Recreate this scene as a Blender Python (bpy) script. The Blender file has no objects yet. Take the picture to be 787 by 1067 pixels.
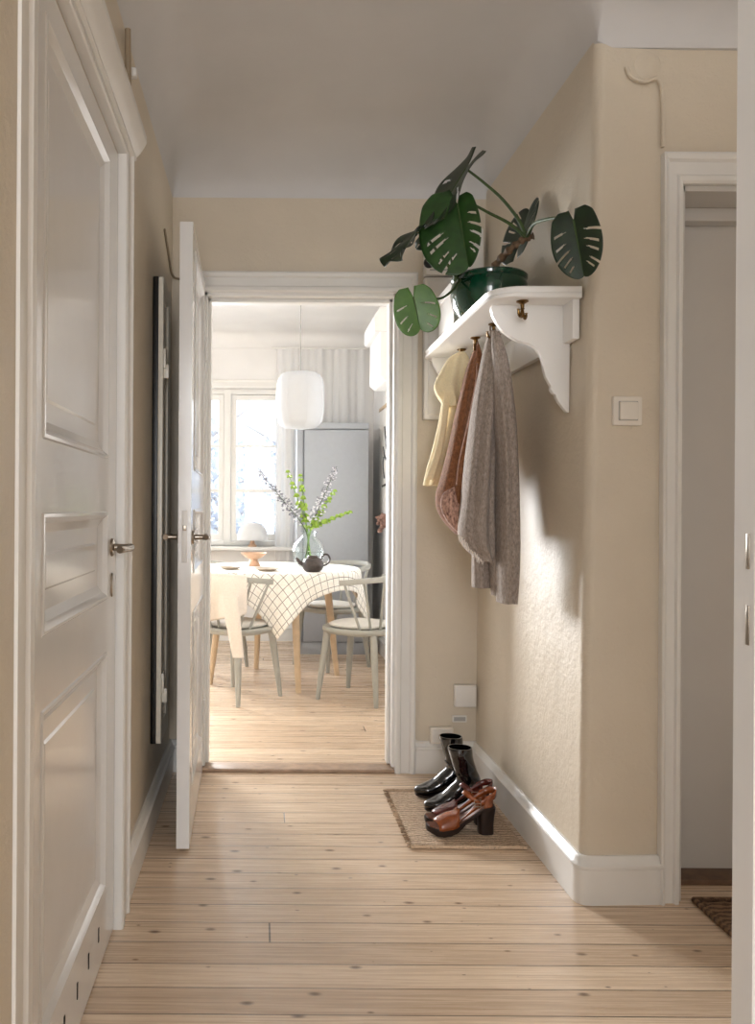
import bpy, bmesh, math, random
from mathutils import Vector, Matrix
random.seed(7)
S = bpy.context.scene
COL = S.collection
PI = math.pi
R = math.radians

# ------------------------------------------------------------------ camera
CAMH, F = 1.12, 860.0
VX, VY, ROLL = 272.0, 530.0, R(0.36)
cd = bpy.data.cameras.new('camera'); cam = bpy.data.objects.new('camera', cd); COL.objects.link(cam)
cam.location = (0, 0, CAMH); cam.rotation_euler = (PI/2, -ROLL, 0)
cd.sensor_fit = 'HORIZONTAL'; cd.sensor_width = 36; cd.lens = F/787*36
cd.shift_x = (393.5-VX)/787; cd.shift_y = -(533.5-VY)/787
cd.clip_start = 0.05; cd.clip_end = 200
S.camera = cam

def P(px, py, Y):
    """point at distance Y along the view axis seen at a photograph pixel"""
    dx, dy = px-VX, py-VY
    x = dx*math.cos(ROLL)+dy*math.sin(ROLL); y = -dx*math.sin(ROLL)+dy*math.cos(ROLL)
    return Vector((x*Y/F, Y, CAMH-y*Y/F))

# ------------------------------------------------------------------ materials
def lin(c):
    return tuple(((v/255)/12.92 if v/255 <= .04045 else ((v/255+.055)/1.055)**2.4) for v in c)
class NT:
    def __init__(s, name):
        s.m = bpy.data.materials.new(name); s.m.use_nodes = True
        s.t = s.m.node_tree; s.b = s.t.nodes['Principled BSDF']; s.out = s.t.nodes['Material Output']
    def n(s, typ, **kw):
        o = s.t.nodes.new(typ)
        for k, v in kw.items(): setattr(o, k, v)
        return o
    def l(s, a, b): s.t.links.new(a, b)
    def math(s, op, a, b=None, c=None):
        o = s.n('ShaderNodeMath', operation=op)
        for i, v in enumerate((a, b, c)):
            if v is None: continue
            if isinstance(v, (int, float)): o.inputs[i].default_value = v
            else: s.l(v, o.inputs[i])
        return o.outputs[0]
    def ramp(s, fac, stops):
        r = s.n('ShaderNodeValToRGB'); e = r.color_ramp.elements
        while len(e) < len(stops): e.new(.5)
        for i, (p, c) in enumerate(stops):
            e[i].position = p; e[i].color = (*c, 1) if len(c) == 3 else c
        s.l(fac, r.inputs[0]); return r.outputs[0]
    def mix(s, fac, a, b, mode='MIX'):
        o = s.n('ShaderNodeMix', data_type='RGBA', blend_type=mode)
        for i, v in ((0, fac), (6, a), (7, b)):
            if isinstance(v, (int, float)): o.inputs[i].default_value = v
            elif isinstance(v, tuple): o.inputs[i].default_value = (*v, 1)[:4]
            else: s.l(v, o.inputs[i])
        return o.outputs[2]
    def noise(s, vec, scale, detail=4, rough=.5):
        o = s.n('ShaderNodeTexNoise'); o.inputs['Scale'].default_value = scale
        o.inputs['Detail'].default_value = detail; o.inputs['Roughness'].default_value = rough
        if vec is not None: s.l(vec, o.inputs['Vector'])
        return o.outputs['Fac']
    def obj(s): return s.n('ShaderNodeTexCoord').outputs['Object']
    def geo(s): return s.n('ShaderNodeNewGeometry').outputs['Position']
    def mapp(s, vec, scale=(1, 1, 1), rot=(0, 0, 0)):
        o = s.n('ShaderNodeMapping'); o.inputs['Scale'].default_value = scale; o.inputs['Rotation'].default_value = rot
        s.l(vec, o.inputs['Vector']); return o.outputs[0]
    def bump(s, h, strength=.3, dist=.01):
        o = s.n('ShaderNodeBump'); o.inputs['Strength'].default_value = strength; o.inputs['Distance'].default_value = dist
        s.l(h, o.inputs['Height']); s.l(o.outputs[0], s.b.inputs['Normal'])
def simple(name, col, rough=.5, var=.06, nscale=30, bump=0, bdist=.002, metal=0, coat=0, spec=.5, trans=0, sheen=0, sub=0):
    k = NT(name); c = lin(col) if max(col) > 1 else col
    v = k.noise(k.geo(), nscale, 5)
    a = tuple(x*(1-var) for x in c); b = tuple(min(1, x*(1+var)) for x in c)
    k.l(k.ramp(v, [(.3, a), (.7, b)]), k.b.inputs['Base Color'])
    k.b.inputs['Roughness'].default_value = rough; k.b.inputs['Metallic'].default_value = metal
    k.b.inputs['Coat Weight'].default_value = coat; k.b.inputs['Specular IOR Level'].default_value = spec
    k.b.inputs['Transmission Weight'].default_value = trans; k.b.inputs['Sheen Weight'].default_value = sheen
    if sub:
        k.b.inputs['Subsurface Weight'].default_value = sub; k.b.inputs['Subsurface Scale'].default_value = .02
    if bump: k.bump(v, bump, bdist)
    return k.m
M = {}
# plaster wall, slightly pitted paint
def plaster(name, col, b=.35, rough=.42):
    k = NT(name); g = k.geo(); c = lin(col)
    big = k.noise(g, 3, 3); fine = k.noise(g, 70, 6, .65); mid = k.noise(g, 14, 4)
    colr = k.ramp(big, [(.3, tuple(x*.95 for x in c)), (.7, tuple(min(1, x*1.03) for x in c))])
    k.l(colr, k.b.inputs['Base Color']); k.b.inputs['Roughness'].default_value = rough
    h = k.math('ADD', k.math('MULTIPLY', fine, .6), mid)
    k.bump(h, b, .006); return k.m
M['wall'] = plaster('beige_plaster', (215, 204, 186), .6)
M['ceil'] = plaster('ceiling_paint', (210, 209, 209), .1, .6)
M['kwall'] = plaster('kitchen_white_plaster', (232, 231, 230), .12, .6)
M['paint'] = simple('white_gloss_paint', (226, 226, 226), .13, .015, 9, .10, .003, spec=.8)
M['paint2'] = simple('white_satin_paint', (230, 229, 226), .34, .02, 9, .1, .003)
M['shelfp'] = simple('shelf_white_paint', (240, 239, 237), .38, .01, 9, .05, .002)
M['gdoor'] = simple('flat_grey_white_door_paint', (206, 203, 199), .5, .02, 5)
M['metal'] = simple('worn_nickel', (150, 140, 128), .28, .15, 60, metal=1)
M['brass'] = simple('aged_brass', (120, 92, 55), .35, .25, 80, metal=1)
M['dark'] = simple('black_gap', (14, 13, 12), .6)
M['switch'] = simple('switch_plastic', (232, 226, 216), .3, .01)
M['cablew'] = simple('cable_painted', (150, 134, 112), .5, .05)
M['steelgrey'] = simple('plate_grey', (170, 168, 165), .4, .05)
M['box'] = simple('box_white', (232, 229, 224), .4, .01)
M['pot'] = simple('green_glaze', (14, 62, 42), .12, .35, 14, coat=.6)
M['soil'] = simple('soil', (40, 30, 22), .95, .4, 90, 1, .01)
M['leafd'] = simple('monstera_green_dark', (24, 44, 22), .45, .35, 35, .2)
M['leafm'] = simple('monstera_green', (38, 70, 28), .42, .3, 35, .2)
M['leafl'] = simple('monstera_green_young', (78, 116, 52), .4, .2, 35, .2)
M['petiole'] = simple('petiole_green', (62, 82, 42), .7, .25, 30)
M['bark'] = simple('monstera_stem', (112, 88, 66), .8, .5, 60, 1, .006)
M['bootk'] = simple('patent_black', (9, 9, 10), .1, .2, 30, coat=1)
M['tan'] = simple('tan_leather', (134, 68, 30), .26, .25, 40, .2, coat=.4)
M['oxblood'] = simple('oxblood_leather', (84, 34, 28), .26, .25, 40, .2, coat=.4)
M['insole'] = simple('insole_leather', (104, 60, 38), .5, .15)
M['solek'] = simple('dark_sole', (36, 24, 20), .35, .3, 50)
M['chair'] = simple('greygreen_paint', (160, 160, 153), .42, .05)
M['pad'] = simple('seat_pad', (206, 202, 194), .9, .05, 90, .4)
M['lwood'] = simple('light_wood', (204, 180, 150), .45, .1, 20)
M['fridge'] = simple('fridge_grey', (160, 164, 170), .42, .02)
M['fridged'] = simple('fridge_seam', (70, 70, 72), .6)
M['shade'] = simple('lamp_fabric', (194, 197, 202), .8, .01)
M['cordm'] = simple('lamp_cord', (160, 158, 155), .6)
M['pottery'] = simple('teapot_glaze', (58, 48, 44), .3, .35, 50, .3)
M['woodbowl'] = simple('pale_wood_bowl', (196, 160, 132), .55, .12, 25)
M['plate'] = simple('plate_beige', (190, 176, 160), .4, .05)
M['linen'] = simple('linen_cream', (222, 213, 204), .9, .05, 120, .4)
M['paper'] = simple('poster_paper', (238, 236, 232), .8, .01)
M['ink'] = simple('poster_ink', (88, 88, 90), .8)
M['dried'] = simple('dried_flower', (138, 108, 98), .9, .3, 80)
M['bell'] = simple('bells_green', (152, 182, 78), .5, .15, 40)
M['gstem'] = simple('stem_green', (106, 150, 50), .5, .15)
M['wflower'] = simple('pale_blossom', (220, 218, 224), .7, .12, 90)
M['gflower'] = simple('grey_blossom', (128, 128, 136), .7, .3, 90)
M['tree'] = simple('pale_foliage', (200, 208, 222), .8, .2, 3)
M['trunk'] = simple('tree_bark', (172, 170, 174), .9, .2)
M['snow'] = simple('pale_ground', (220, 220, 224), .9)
M['threshold'] = simple('threshold_wood', (170, 145, 124), .4, .2, 25, .2)
M['oldwood'] = simple('old_brown_wood', (104, 80, 62), .5, .25, 25, .2)
M['bfly'] = simple('mirror_edge_black', (18, 17, 16), .35)
M['frame'] = simple('mirror_frame_pale', (240, 234, 220), .3, .05)
M['yellow'] = simple('cream_cotton', (240, 224, 186), .9, .06, 160, .5)
M['fringe'] = simple('pale_fringe', (222, 212, 202), .9, .05)
def knit(name, c1, c2, scale, b=.8):
    k = NT(name); g = k.geo()
    v = k.noise(k.mapp(g, (1, 1, .45)), scale, 6, .7)
    k.l(k.ramp(v, [(.32, lin(c1)), (.62, lin(c2))]), k.b.inputs['Base Color'])
    k.b.inputs['Roughness'].default_value = .95; k.b.inputs['Sheen Weight'].default_value = .1
    k.bump(v, b, .004); return k.m
M['wool'] = knit('grey_brown_wool', (116, 103, 94), (168, 154, 143), 170)
M['rust'] = knit('rust_knit', (94, 56, 32), (148, 98, 64), 150)
M['boucle'] = knit('rust_boucle', (80, 40, 32), (214, 172, 152), 120, 1)
# mirror, glass
k = NT('mirror_glass'); k.b.inputs['Base Color'].default_value = (.9, .9, .88, 1); k.b.inputs['Metallic'].default_value = 1
k.b.inputs['Roughness'].default_value = .02; M['mirror'] = k.m
def glassmat(name, tint, ior=1.45, fac=.06):
    k = NT(name); tr = k.n('ShaderNodeBsdfTransparent'); tr.inputs[0].default_value = (*tint, 1)
    gl = k.n('ShaderNodeBsdfGlossy'); gl.inputs['Roughness'].default_value = .02
    fr = k.n('ShaderNodeLayerWeight'); fr.inputs[0].default_value = .5
    mx = k.n('ShaderNodeMixShader'); k.l(k.math('ADD', .04, k.math('MULTIPLY', k.math('POWER', fr.outputs['Facing'], 3.0), .45)), mx.inputs[0]); k.l(tr.outputs[0], mx.inputs[1]); k.l(gl.outputs[0], mx.inputs[2])
    k.l(mx.outputs[0], k.out.inputs[0]); return k.m
M['pane'] = glassmat('window_pane', (.97, .98, .98))
M['vase'] = glassmat('vase_glass', (.95, .97, .97))
# sheer curtain
k = NT('sheer_curtain'); k.b.inputs['Base Color'].default_value = (.9, .9, .9, 1); k.b.inputs['Roughness'].default_value = .9
tl = k.n('ShaderNodeBsdfTranslucent'); tl.inputs[0].default_value = (.9, .9, .9, 1)
mx = k.n('ShaderNodeMixShader'); mx.inputs[0].default_value = .5
k.l(k.b.outputs[0], mx.inputs[1]); k.l(tl.outputs[0], mx.inputs[2]); k.l(mx.outputs[0], k.out.inputs[0]); M['sheer'] = k.m
# pine plank floor: boards run along X
k = NT('pine_planks'); g = k.geo(); sep = k.n('ShaderNodeSeparateXYZ'); k.l(g, sep.inputs[0])
X, Y = sep.outputs[0], sep.outputs[1]; W = .1015
yi = k.math('DIVIDE', Y, W); idx = k.math('FLOOR', yi); fr = k.math('FRACT', yi)
wn = k.n('ShaderNodeTexWhiteNoise', noise_dimensions='1D'); k.l(idx, wn.inputs['W']); rnd = wn.outputs['Value']
edge = k.math('MINIMUM', fr, k.math('SUBTRACT', 1, fr))
wob = k.noise(k.mapp(g, (2.2, 30, 1)), 1, 3)
gapw = k.math('ADD', .006, k.math('MULTIPLY', wob, .018))
gap = k.math('LESS_THAN', edge, gapw)
xo = k.math('ADD', k.math('DIVIDE', X, 9.0), k.math('MULTIPLY', rnd, 7.3))
xf = k.math('FRACT', xo); jx = k.math('LESS_THAN', k.math('ABSOLUTE', k.math('SUBTRACT', xf, .5)), .0002)
j2 = k.math('MULTIPLY', k.math('LESS_THAN', k.math('ABSOLUTE', k.math('SUBTRACT', X, .03)), .0022), k.math('COMPARE', idx, 21, .2))
gapall = k.math('MAXIMUM', gap, k.math('MAXIMUM', jx, j2))
cmb = k.n('ShaderNodeCombineXYZ'); k.l(k.math('ADD', X, k.math('MULTIPLY', rnd, 40)), cmb.inputs[0]); k.l(yi, cmb.inputs[1]); k.l(k.math('MULTIPLY', rnd, 9), cmb.inputs[2])
pv = cmb.outputs[0]
grain = k.noise(k.mapp(pv, (1.5, 7, 1)), 2.2, 6, .65)
rings = k.n('ShaderNodeTexWave', wave_type='BANDS', bands_direction='Y', wave_profile='SIN'); rings.inputs['Scale'].default_value = 2.2
rings.inputs['Distortion'].default_value = 5; rings.inputs['Detail'].default_value = 3; rings.inputs['Detail Scale'].default_value = 1.1
k.l(k.mapp(pv, (.5, 1.6, 1)), rings.inputs['Vector'])
base = k.ramp(grain, [(.25, lin((198, 177, 154))), (.5, lin((227, 208, 186))), (.75, lin((236, 222, 203)))])
base = k.mix(k.math('MULTIPLY', rings.outputs['Fac'], .16), base, lin((196, 164, 136)))
tint = k.ramp(rnd, [(0, lin((232, 224, 216))), (.5, lin((246, 240, 234))), (1, lin((255, 250, 244)))])
base = k.mix(1.0, base, tint, 'MULTIPLY')
vo = k.n('ShaderNodeTexVoronoi', voronoi_dimensions='2D'); vo.inputs['Scale'].default_value = 1; vo.inputs['Randomness'].default_value = .95
k.l(k.mapp(pv, (6.4, 1.25, 1)), vo.inputs['Vector'])
vs = k.n('ShaderNodeSeparateColor'); k.l(vo.outputs['Color'], vs.inputs[0])
kr = k.math('MULTIPLY', k.math('POWER', vs.outputs[0], 2.0), .145)
kd = k.math('DIVIDE', k.math('ADD', vo.outputs['Distance'], k.math('MULTIPLY', k.noise(k.mapp(pv, (30, 8, 1)), 1, 2), .03)), k.math('ADD', kr, .012))
knot = k.ramp(kd, [(.0, (1, 1, 1)), (.45, (.8, .8, .8)), (.75, (.35, .35, .35)), (1.0, (0, 0, 0))])
base = k.mix(k.math('MULTIPLY', knot, .95), base, lin((92, 66, 48)))
halo = k.ramp(kd, [(.6, (1, 1, 1)), (1, (0, 0, 0))])
base = k.mix(k.math('MULTIPLY', gapall, .93), base, lin((58, 42, 32)))
k.l(base, k.b.inputs['Base Color'])
k.l(k.math('ADD', .17, k.math('MULTIPLY', grain, .2)), k.b.inputs['Roughness'])
hh = k.math('SUBTRACT', k.math('MULTIPLY', grain, .15), gapall); k.bump(hh, .35, .003)
M['floor'] = k.m
# jute mat weave
def jute(name, c1, c2, sc):
    k = NT(name); g = k.geo(); w = k.n('ShaderNodeTexWave', wave_type='BANDS', bands_direction='Y'); w.inputs['Scale'].default_value = sc
    w.inputs['Distortion'].default_value = 2.5; w.inputs['Detail'].default_value = 2; w.inputs['Detail Scale'].default_value = 6; k.l(g, w.inputs['Vector'])
    n = k.noise(g, 240, 4, .7); h = k.math('ADD', k.math('MULTIPLY', w.outputs['Fac'], .5), k.math('MULTIPLY', n, .8))
    k.l(k.ramp(h, [(.3, lin(c1)), (.9, lin(c2))]), k.b.inputs['Base Color']); k.b.inputs['Roughness'].default_value = .95
    k.bump(h, .9, .006); return k.m
M['jute'] = jute('jute_weave', (128, 104, 84), (224, 198, 170), 22)
M['coir'] = jute('brown_weave', (58, 40, 28), (150, 118, 90), 14)
# checked tablecloth (cloth coordinates in a UV layer)
k = NT('checked_linen'); uv = k.n('ShaderNodeUVMap', uv_map='cloth'); sp = k.n('ShaderNodeSeparateXYZ'); k.l(uv.outputs[0], sp.inputs[0])
def line(v): return k.math('LESS_THAN', k.math('ABSOLUTE', k.math('SUBTRACT', k.math('FRACT', k.math('DIVIDE', v, .05)), .5)), .042)
ln = k.math('MAXIMUM', line(sp.outputs[0]), line(sp.outputs[1]))
nn = k.noise(k.geo(), 60, 4)
cc = k.ramp(nn, [(.3, lin((226, 221, 212))), (.7, lin((240, 237, 230)))])
k.l(k.mix(k.math('MULTIPLY', ln, .8), cc, lin((92, 84, 78))), k.b.inputs['Base Color']); k.b.inputs['Roughness'].default_value = .95
M['check'] = k.m

# ------------------------------------------------------------------ mesh builder
def V(*a): return Vector(a)
class MB:
    def __init__(s): s.bm = bmesh.new(); s.uv = None
    def box(s, x0, x1, y0, y1, z0, z1, bev=0, seg=2, rot=None, at=None):
        b = bmesh.new(); bmesh.ops.create_cube(b, size=1)
        for v in b.verts: v.co = V(x0+(v.co.x+.5)*(x1-x0), y0+(v.co.y+.5)*(y1-y0), z0+(v.co.z+.5)*(z1-z0))
        if bev: bmesh.ops.bevel(b, geom=list(b.edges), offset=bev, segments=seg, affect='EDGES', profile=.6)
        if rot is not None: bmesh.ops.transform(b, matrix=rot, verts=b.verts)
        if at is not None: bmesh.ops.translate(b, vec=at, verts=b.verts)
        s.merge(b); return s
    def merge(s, b, mat=None):
        if mat is not None: bmesh.ops.transform(b, matrix=mat, verts=b.verts)
        mp = {}
        for v in b.verts: mp[v] = s.bm.verts.new(v.co)
        for f in b.faces:
            try: s.bm.faces.new([mp[v] for v in f.verts])
            except ValueError: pass
        b.free()
    def loft(s, secs, cap=True, closed=True):
        """secs: list of lists of points, equal length"""
        rows = [[s.bm.verts.new(p) for p in sec] for sec in secs]; n = len(rows[0])
        for a, b in zip(rows, rows[1:]):
            for i in range(n if closed else n-1):
                j = (i+1) % n
                try: s.bm.faces.new((a[i], a[j], b[j], b[i]))
                except ValueError: pass
        if cap and closed:
            for r in (rows[0][::-1], rows[-1]):
                try: s.bm.faces.new(r)
                except ValueError: pass
        return s
    def tube(s, pts, r, seg=8, cap=True, flat=1.0, up=V(0, 0, 1)):
        pts = [Vector(p) for p in pts]; n = len(pts); rs = r if isinstance(r, (list, tuple)) else [r]*n
        secs = []; pu = None
        for i, p in enumerate(pts):
            t = (pts[min(i+1, n-1)]-pts[max(i-1, 0)]).normalized()
            u = (up - t*up.dot(t)) if pu is None else (pu - t*pu.dot(t))
            if u.length < 1e-4: u = V(1, 0, 0)-t*t.x
            if u.length < 1e-4: u = V(0, 1, 0)
            u.normalize(); pu = u; w = t.cross(u)
            secs.append([p+(u*math.cos(2*PI*q/seg)*flat+w*math.sin(2*PI*q/seg))*rs[i] for q in range(seg)])
        return s.loft(secs, cap)
    def lathe(s, prof, c=(0, 0, 0), seg=32, fn=None):
        c = Vector(c); secs = []
        for (r, z) in prof:
            secs.append([c+V(math.cos(2*PI*q/seg)*r*(fn(q/seg, z) if fn else 1), math.sin(2*PI*q/seg)*r*(fn(q/seg, z) if fn else 1), z) for q in range(seg)])
        return s.loft(secs, True)
    def prism(s, poly, vec, bev=0):
        b = bmesh.new(); vs = [b.verts.new(p) for p in poly]; f = b.faces.new(vs)
        r = bmesh.ops.extrude_face_region(b, geom=[f])
        bmesh.ops.translate(b, vec=Vector(vec), verts=[x for x in r['geom'] if isinstance(x, bmesh.types.BMVert)])
        if bev: bmesh.ops.bevel(b, geom=[e for e in b.edges], offset=bev, segments=2, affect='EDGES', profile=.6)
        s.merge(b); return s
    def build(s, name, mat, parent=None, origin=None, smooth=32, solid=0, subd=0):
        bm = s.bm
        bmesh.ops.recalc_face_normals(bm, faces=bm.faces)
        o0 = Vector(origin) if origin is not None else V(0, 0, 0)
        if parent is not None and origin is None and 'origin' in parent: o0 = Vector(parent['origin'])
        for v in bm.verts: v.co -= o0
        for f in bm.faces: f.smooth = bool(smooth)
        if smooth:
            for e in bm.edges:
                if len(e.link_faces) == 2 and e.calc_face_angle(0) > R(smooth): e.smooth = False
        me = bpy.data.meshes.new(name); bm.to_mesh(me); bm.free(); me.materials.append(mat)
        o = bpy.data.objects.new(name, me); COL.objects.link(o)
        if parent is not None:
            o.parent = parent
        else: o.location = o0
        if solid:
            m = o.modifiers.new('thickness', 'SOLIDIFY'); m.thickness = solid; m.offset = 0
        if subd:
            m = o.modifiers.new('smooth', 'SUBSURF'); m.levels = subd; m.render_levels = subd
        return o
ROOTS = []
def thing(name, label, cat, loc=(0, 0, 0), rz=0, group=None, world=True):
    """an Empty at the thing's base. world=True: its parts are given in world coordinates"""
    o = bpy.data.objects.new(name, None); COL.objects.link(o); o.location = loc; o.rotation_euler = (0, 0, rz)
    o.empty_display_size = .05; o['label'] = label; o['category'] = cat
    if group: o['group'] = group
    if world: o['origin'] = tuple(loc); ROOTS.append(o)
    return o
def tag(o, label, cat, group=None):
    o['label'] = label; o['category'] = cat
    if group: o['group'] = group
    return o
def struct(o): o['kind'] = 'structure'; return o
def sub(mb, name, mat, parent, root, **kw):
    """a sub-part of a part whose thing is root"""
    return mb.build(name, mat, parent, origin=Vector(root['origin']) if 'origin' in root else V(0, 0, 0), **kw)
def sbox(name, mat, *a, parent=None, bev=0): return struct_part(MB().box(*a, bev=bev).build(name, mat, parent), parent)
def struct_part(o, parent):
    if parent is None: struct(o)
    return o
def copy_tree(o, parent=None):
    c = o.copy(); COL.objects.link(c)
    if parent is not None: c.parent = parent
    for ch in list(o.children): copy_tree(ch, c)
    return c
def spl(pts, n=8):
    """Catmull-Rom through points"""
    pts = [Vector(p) for p in pts]; out = []
    for i in range(len(pts)-1):
        a, b, c, d = pts[max(i-1, 0)], pts[i], pts[i+1], pts[min(i+2, len(pts)-1)]
        for q in range(n):
            t = q/n
            out.append(.5*((2*b)+(c-a)*t+(2*a-5*b+4*c-d)*t*t+(3*b-a-3*c+d)*t**3))
    return out+[pts[-1]]

# ================================================================== THE SETTING
LX, RX, FY, DY = -.385, .93, 3.52, 2.36      # hall: left wall, right wall, far wall, wall with the flat door
KY = 3.64                                      # kitchen side of the far wall
KB, KL, KR, KH = 7.0, -2.6, .95, 2.5
struct(MB().box(-2.8, 2.7, -2.7, 7.1, -.1, 0).build('floor', M['floor'], smooth=0))
# left wall with the door opening
D1a, D1b, DH = 1.32, 2.19, 2.06
w = MB(); w.box(LX-.18, LX, 1.20, D1a, 0, 2.8).box(LX-.18, LX+.0235, -2.6, 1.211, 0, 2.8).box(LX-.18, LX, D1b, FY, 0, 2.8).box(LX-.18, LX, D1a, D1b, DH, 2.8)
struct(w.build('wall_left', M['wall'], smooth=0))
# far wall with the kitchen doorway
OA, OB, OH = -.245, .575, 2.04
w = MB(); w.box(KL-.1, OA, FY, KY, 0, 2.8).box(OB, RX+.25, FY, KY, 0, 2.8).box(OA, OB, FY, KY, OH, 2.8)
struct(w.build('wall_far', M['wall'], smooth=0))
# right wall: block with a rounded corner, leaning a little outwards at the top
def foot(dx):
    pts = [V(RX+dx, FY, 0), V(RX+dx, DY+.03, 0)]
    for q in range(1, 7):
        a = PI+q/6*PI/2; pts.append(V(RX+dx+.03+.03*math.cos(a), DY+.03+.03*math.sin(a), 0))
    pts += [V(1.2, DY+.012, 0), V(1.2, FY, 0)]; return pts
w = MB(); secs = []
for z, dx in ((0, -.008), (.6, -.004), (1.3, .003), (2.0, .014), (2.45, .022), (2.8, .028)):
    secs.append([p+V(0, 0, z) for p in foot(dx)])
w.loft(secs); struct(w.build('wall_right', M['wall'], smooth=50))
# wall above and right of the flat grey door
D2 = (1.2, 2.0, 2.055)
w = MB(); w.box(1.2, 2.0, DY+.012, 2.75, 2.055, 2.8).box(2.0, 2.5, DY+.012, 2.75, 0, 2.8)
struct(w.build('wall_entrance', M['wall'], smooth=0))
struct(MB().box(2.3, 2.5, -2.6, DY+.012, 0, 2.8).build('wall_side', M['wall'], smooth=0))
struct(MB().box(LX-.18, 2.5, -2.7, -2.6, 0, 2.8).build('wall_back', M['wall'], smooth=0))
# coved hall ceiling
def cove(d): d = max(0, min(1, d)); return 1-math.sqrt(max(0, 1-(1-d)**2))
def ch(x, y):
    H, base = 2.615, 2.445
    dl = cove((x-LX)/.16); df = cove((FY-y)/.36)
    if y > DY: dr = cove((RX+.025-x)/.15)
    elif x < RX+.025: dr = cove(max((RX+.025-x)/.15, (DY-y)/.37))
    else: dr = cove((DY-y)/.37)
    return H-(H-base)*max(dl, df, dr)
w = MB(); bm = w.bm; nx, ny = 64, 90; x0, x1, y0, y1 = LX-.02, 2.4, -2.65, FY+.02
xs = [x0+(x1-x0)*i/nx for i in range(nx+1)] + [LX, LX+.004, LX+.015, LX+.04, RX+.024, RX+.02, RX+.01]
ys = [y0+(y1-y0)*i/ny for i in range(ny+1)] + [FY, FY-.006, FY-.02, DY, DY-.003, DY+.004, DY-.015, DY-.04]
xs = sorted(set(xs)); ys = sorted(set(ys))
gv = [[bm.verts.new((x, y, ch(x, y))) for x in xs] for y in ys]
for j in range(len(ys)-1):
    for i in range(len(xs)-1): bm.faces.new((gv[j][i], gv[j][i+1], gv[j+1][i+1], gv[j+1][i]))
top = [bm.verts.new((x, y, 2.8)) for x, y in ((x0, y0), (x1, y0), (x1, y1), (x0, y1))]
bm.faces.new(top)
c_ = w.build('ceiling', M['ceil'], smooth=60); struct(c_)
# ---------------- kitchen shell
w = MB(); WX0, WX1, WZ0, WZ1 = -1.78, .25, .80, 2.14
w.box(KL-.1, WX0, KB, KB+.22, 0, 2.7).box(WX1, KR+.1, KB, KB+.22, 0, 2.7).box(WX0, WX1, KB, KB+.22, 0, WZ0).box(WX0, WX1, KB, KB+.22, WZ1, 2.7)
struct(w.build('wall_kitchen_back', M['kwall'], smooth=0))
struct(MB().box(KR, KR+.12, KY, KB, 0, 2.7).build('wall_kitchen_right', M['kwall'], smooth=0))
struct(MB().box(KL-.1, KL, KY, KB, 0, 2.7).build('wall_kitchen_left', M['kwall'], smooth=0))
struct(MB().box(KL, KR, KY, KB, KH+.1, KH+.2).build('ceiling_kitchen', M['kwall'], smooth=0))
w = MB()
def sweep_profile(mb, prof, a, b, out):
    """prof: (distance from wall, z); runs from a to b, out = wall normal"""
    a, b, out = Vector(a), Vector(b), Vector(out)
    mb.loft([[p+out*d+V(0, 0, z) for d, z in prof] for p in (a, b)])
cv = [(0, KH-.02), (.012, KH-.02), (.015, KH)] + [(.1*(1-math.cos(t*PI/2/6))+.015, KH+.1*math.sin(t*PI/2/6)) for t in range(1, 7)] + [(0, KH+.1)]
sweep_profile(w, cv, (KL, KB, 0), (KR, KB, 0), (0, -1, 0)); sweep_profile(w, cv, (KR, KB, 0), (KR, KY, 0), (-1, 0, 0))
struct(w.build('trim_7', M['kwall'], smooth=30))
# baseboards
BBP = [(0, 0), (.02, 0), (.02, .10), (.026, .104), (.026, .112), (.018, .117), (.014, .128), (.008, .135), (0, .135)]
def bb(name, runs, mat=None):
    w = MB()
    for a, b, o in runs: sweep_profile(w, BBP, a, b, o)
    return struct(w.build(name, mat or M['paint2'], smooth=25))
bb('baseboard_left', [((LX, D1b+.112, 0), (LX, FY, 0), (1, 0, 0))])
bb('baseboard_far', [((.662, FY, 0), (RX, FY, 0), (0, -1, 0)), ((LX, FY, 0), (-.335, FY, 0), (0, -1, 0))])
# right baseboard turns the rounded corner
w = MB(); secs = []
path = [(V(RX-.006, FY, 0), V(-1, 0, 0)), (V(RX-.006, DY+.018, 0), V(-1, 0, 0)), (V(RX-.003, DY+.006, 0), V(-.9, -.5, 0)), (V(RX+.004, DY+.001, 0), V(-.5, -.9, 0)), (V(RX+.016, DY, 0), V(0, -1, 0)), (V(1.148, DY+.009, 0), V(.05, -1, 0))]
for p, o in path: secs.append([p+o*d*1.05+V(0, 0, z) for d, z in BBP])
w.loft(secs); struct(w.build('baseboard_right', M['paint2'], smooth=40))
bb('baseboard_kitchen', [((WX0-.8, KB, 0), (KR, KB, 0), (0, -1, 0)), ((KR, KB, 0), (KR, KY, 0), (-1, 0, 0))])
# threshold
struct(MB().box(OA-.0, OB+.0, FY-.02, FY+.075, 0, .016, bev=.006).build('trim_1', M['threshold']))

# ---------------- door casings: profile swept round an opening
CP = [(0, 0), (0, .018), (.006, .024), (.02, .024), (.026, .016), (.060, .016), (.066, .026), (.078, .03), (.085, .026), (.085, 0)]   # (from opening outwards, protrusion)
def casing(name, pts, outs, nrm, prof=CP, scale=1.0, mat=None, parent=None):
    """pts: path round the opening (foot, top, top, foot); outs: outward direction at each"""
    w = MB(); secs = []
    for p, o in zip(pts, outs): secs.append([Vector(p)+Vector(o)*u*scale+Vector(nrm)*h for u, h in prof])
    w.loft(secs); o = w.build(name, mat or M['paint2'], parent, smooth=25)
    if parent is None: struct(o)
    return o
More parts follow.
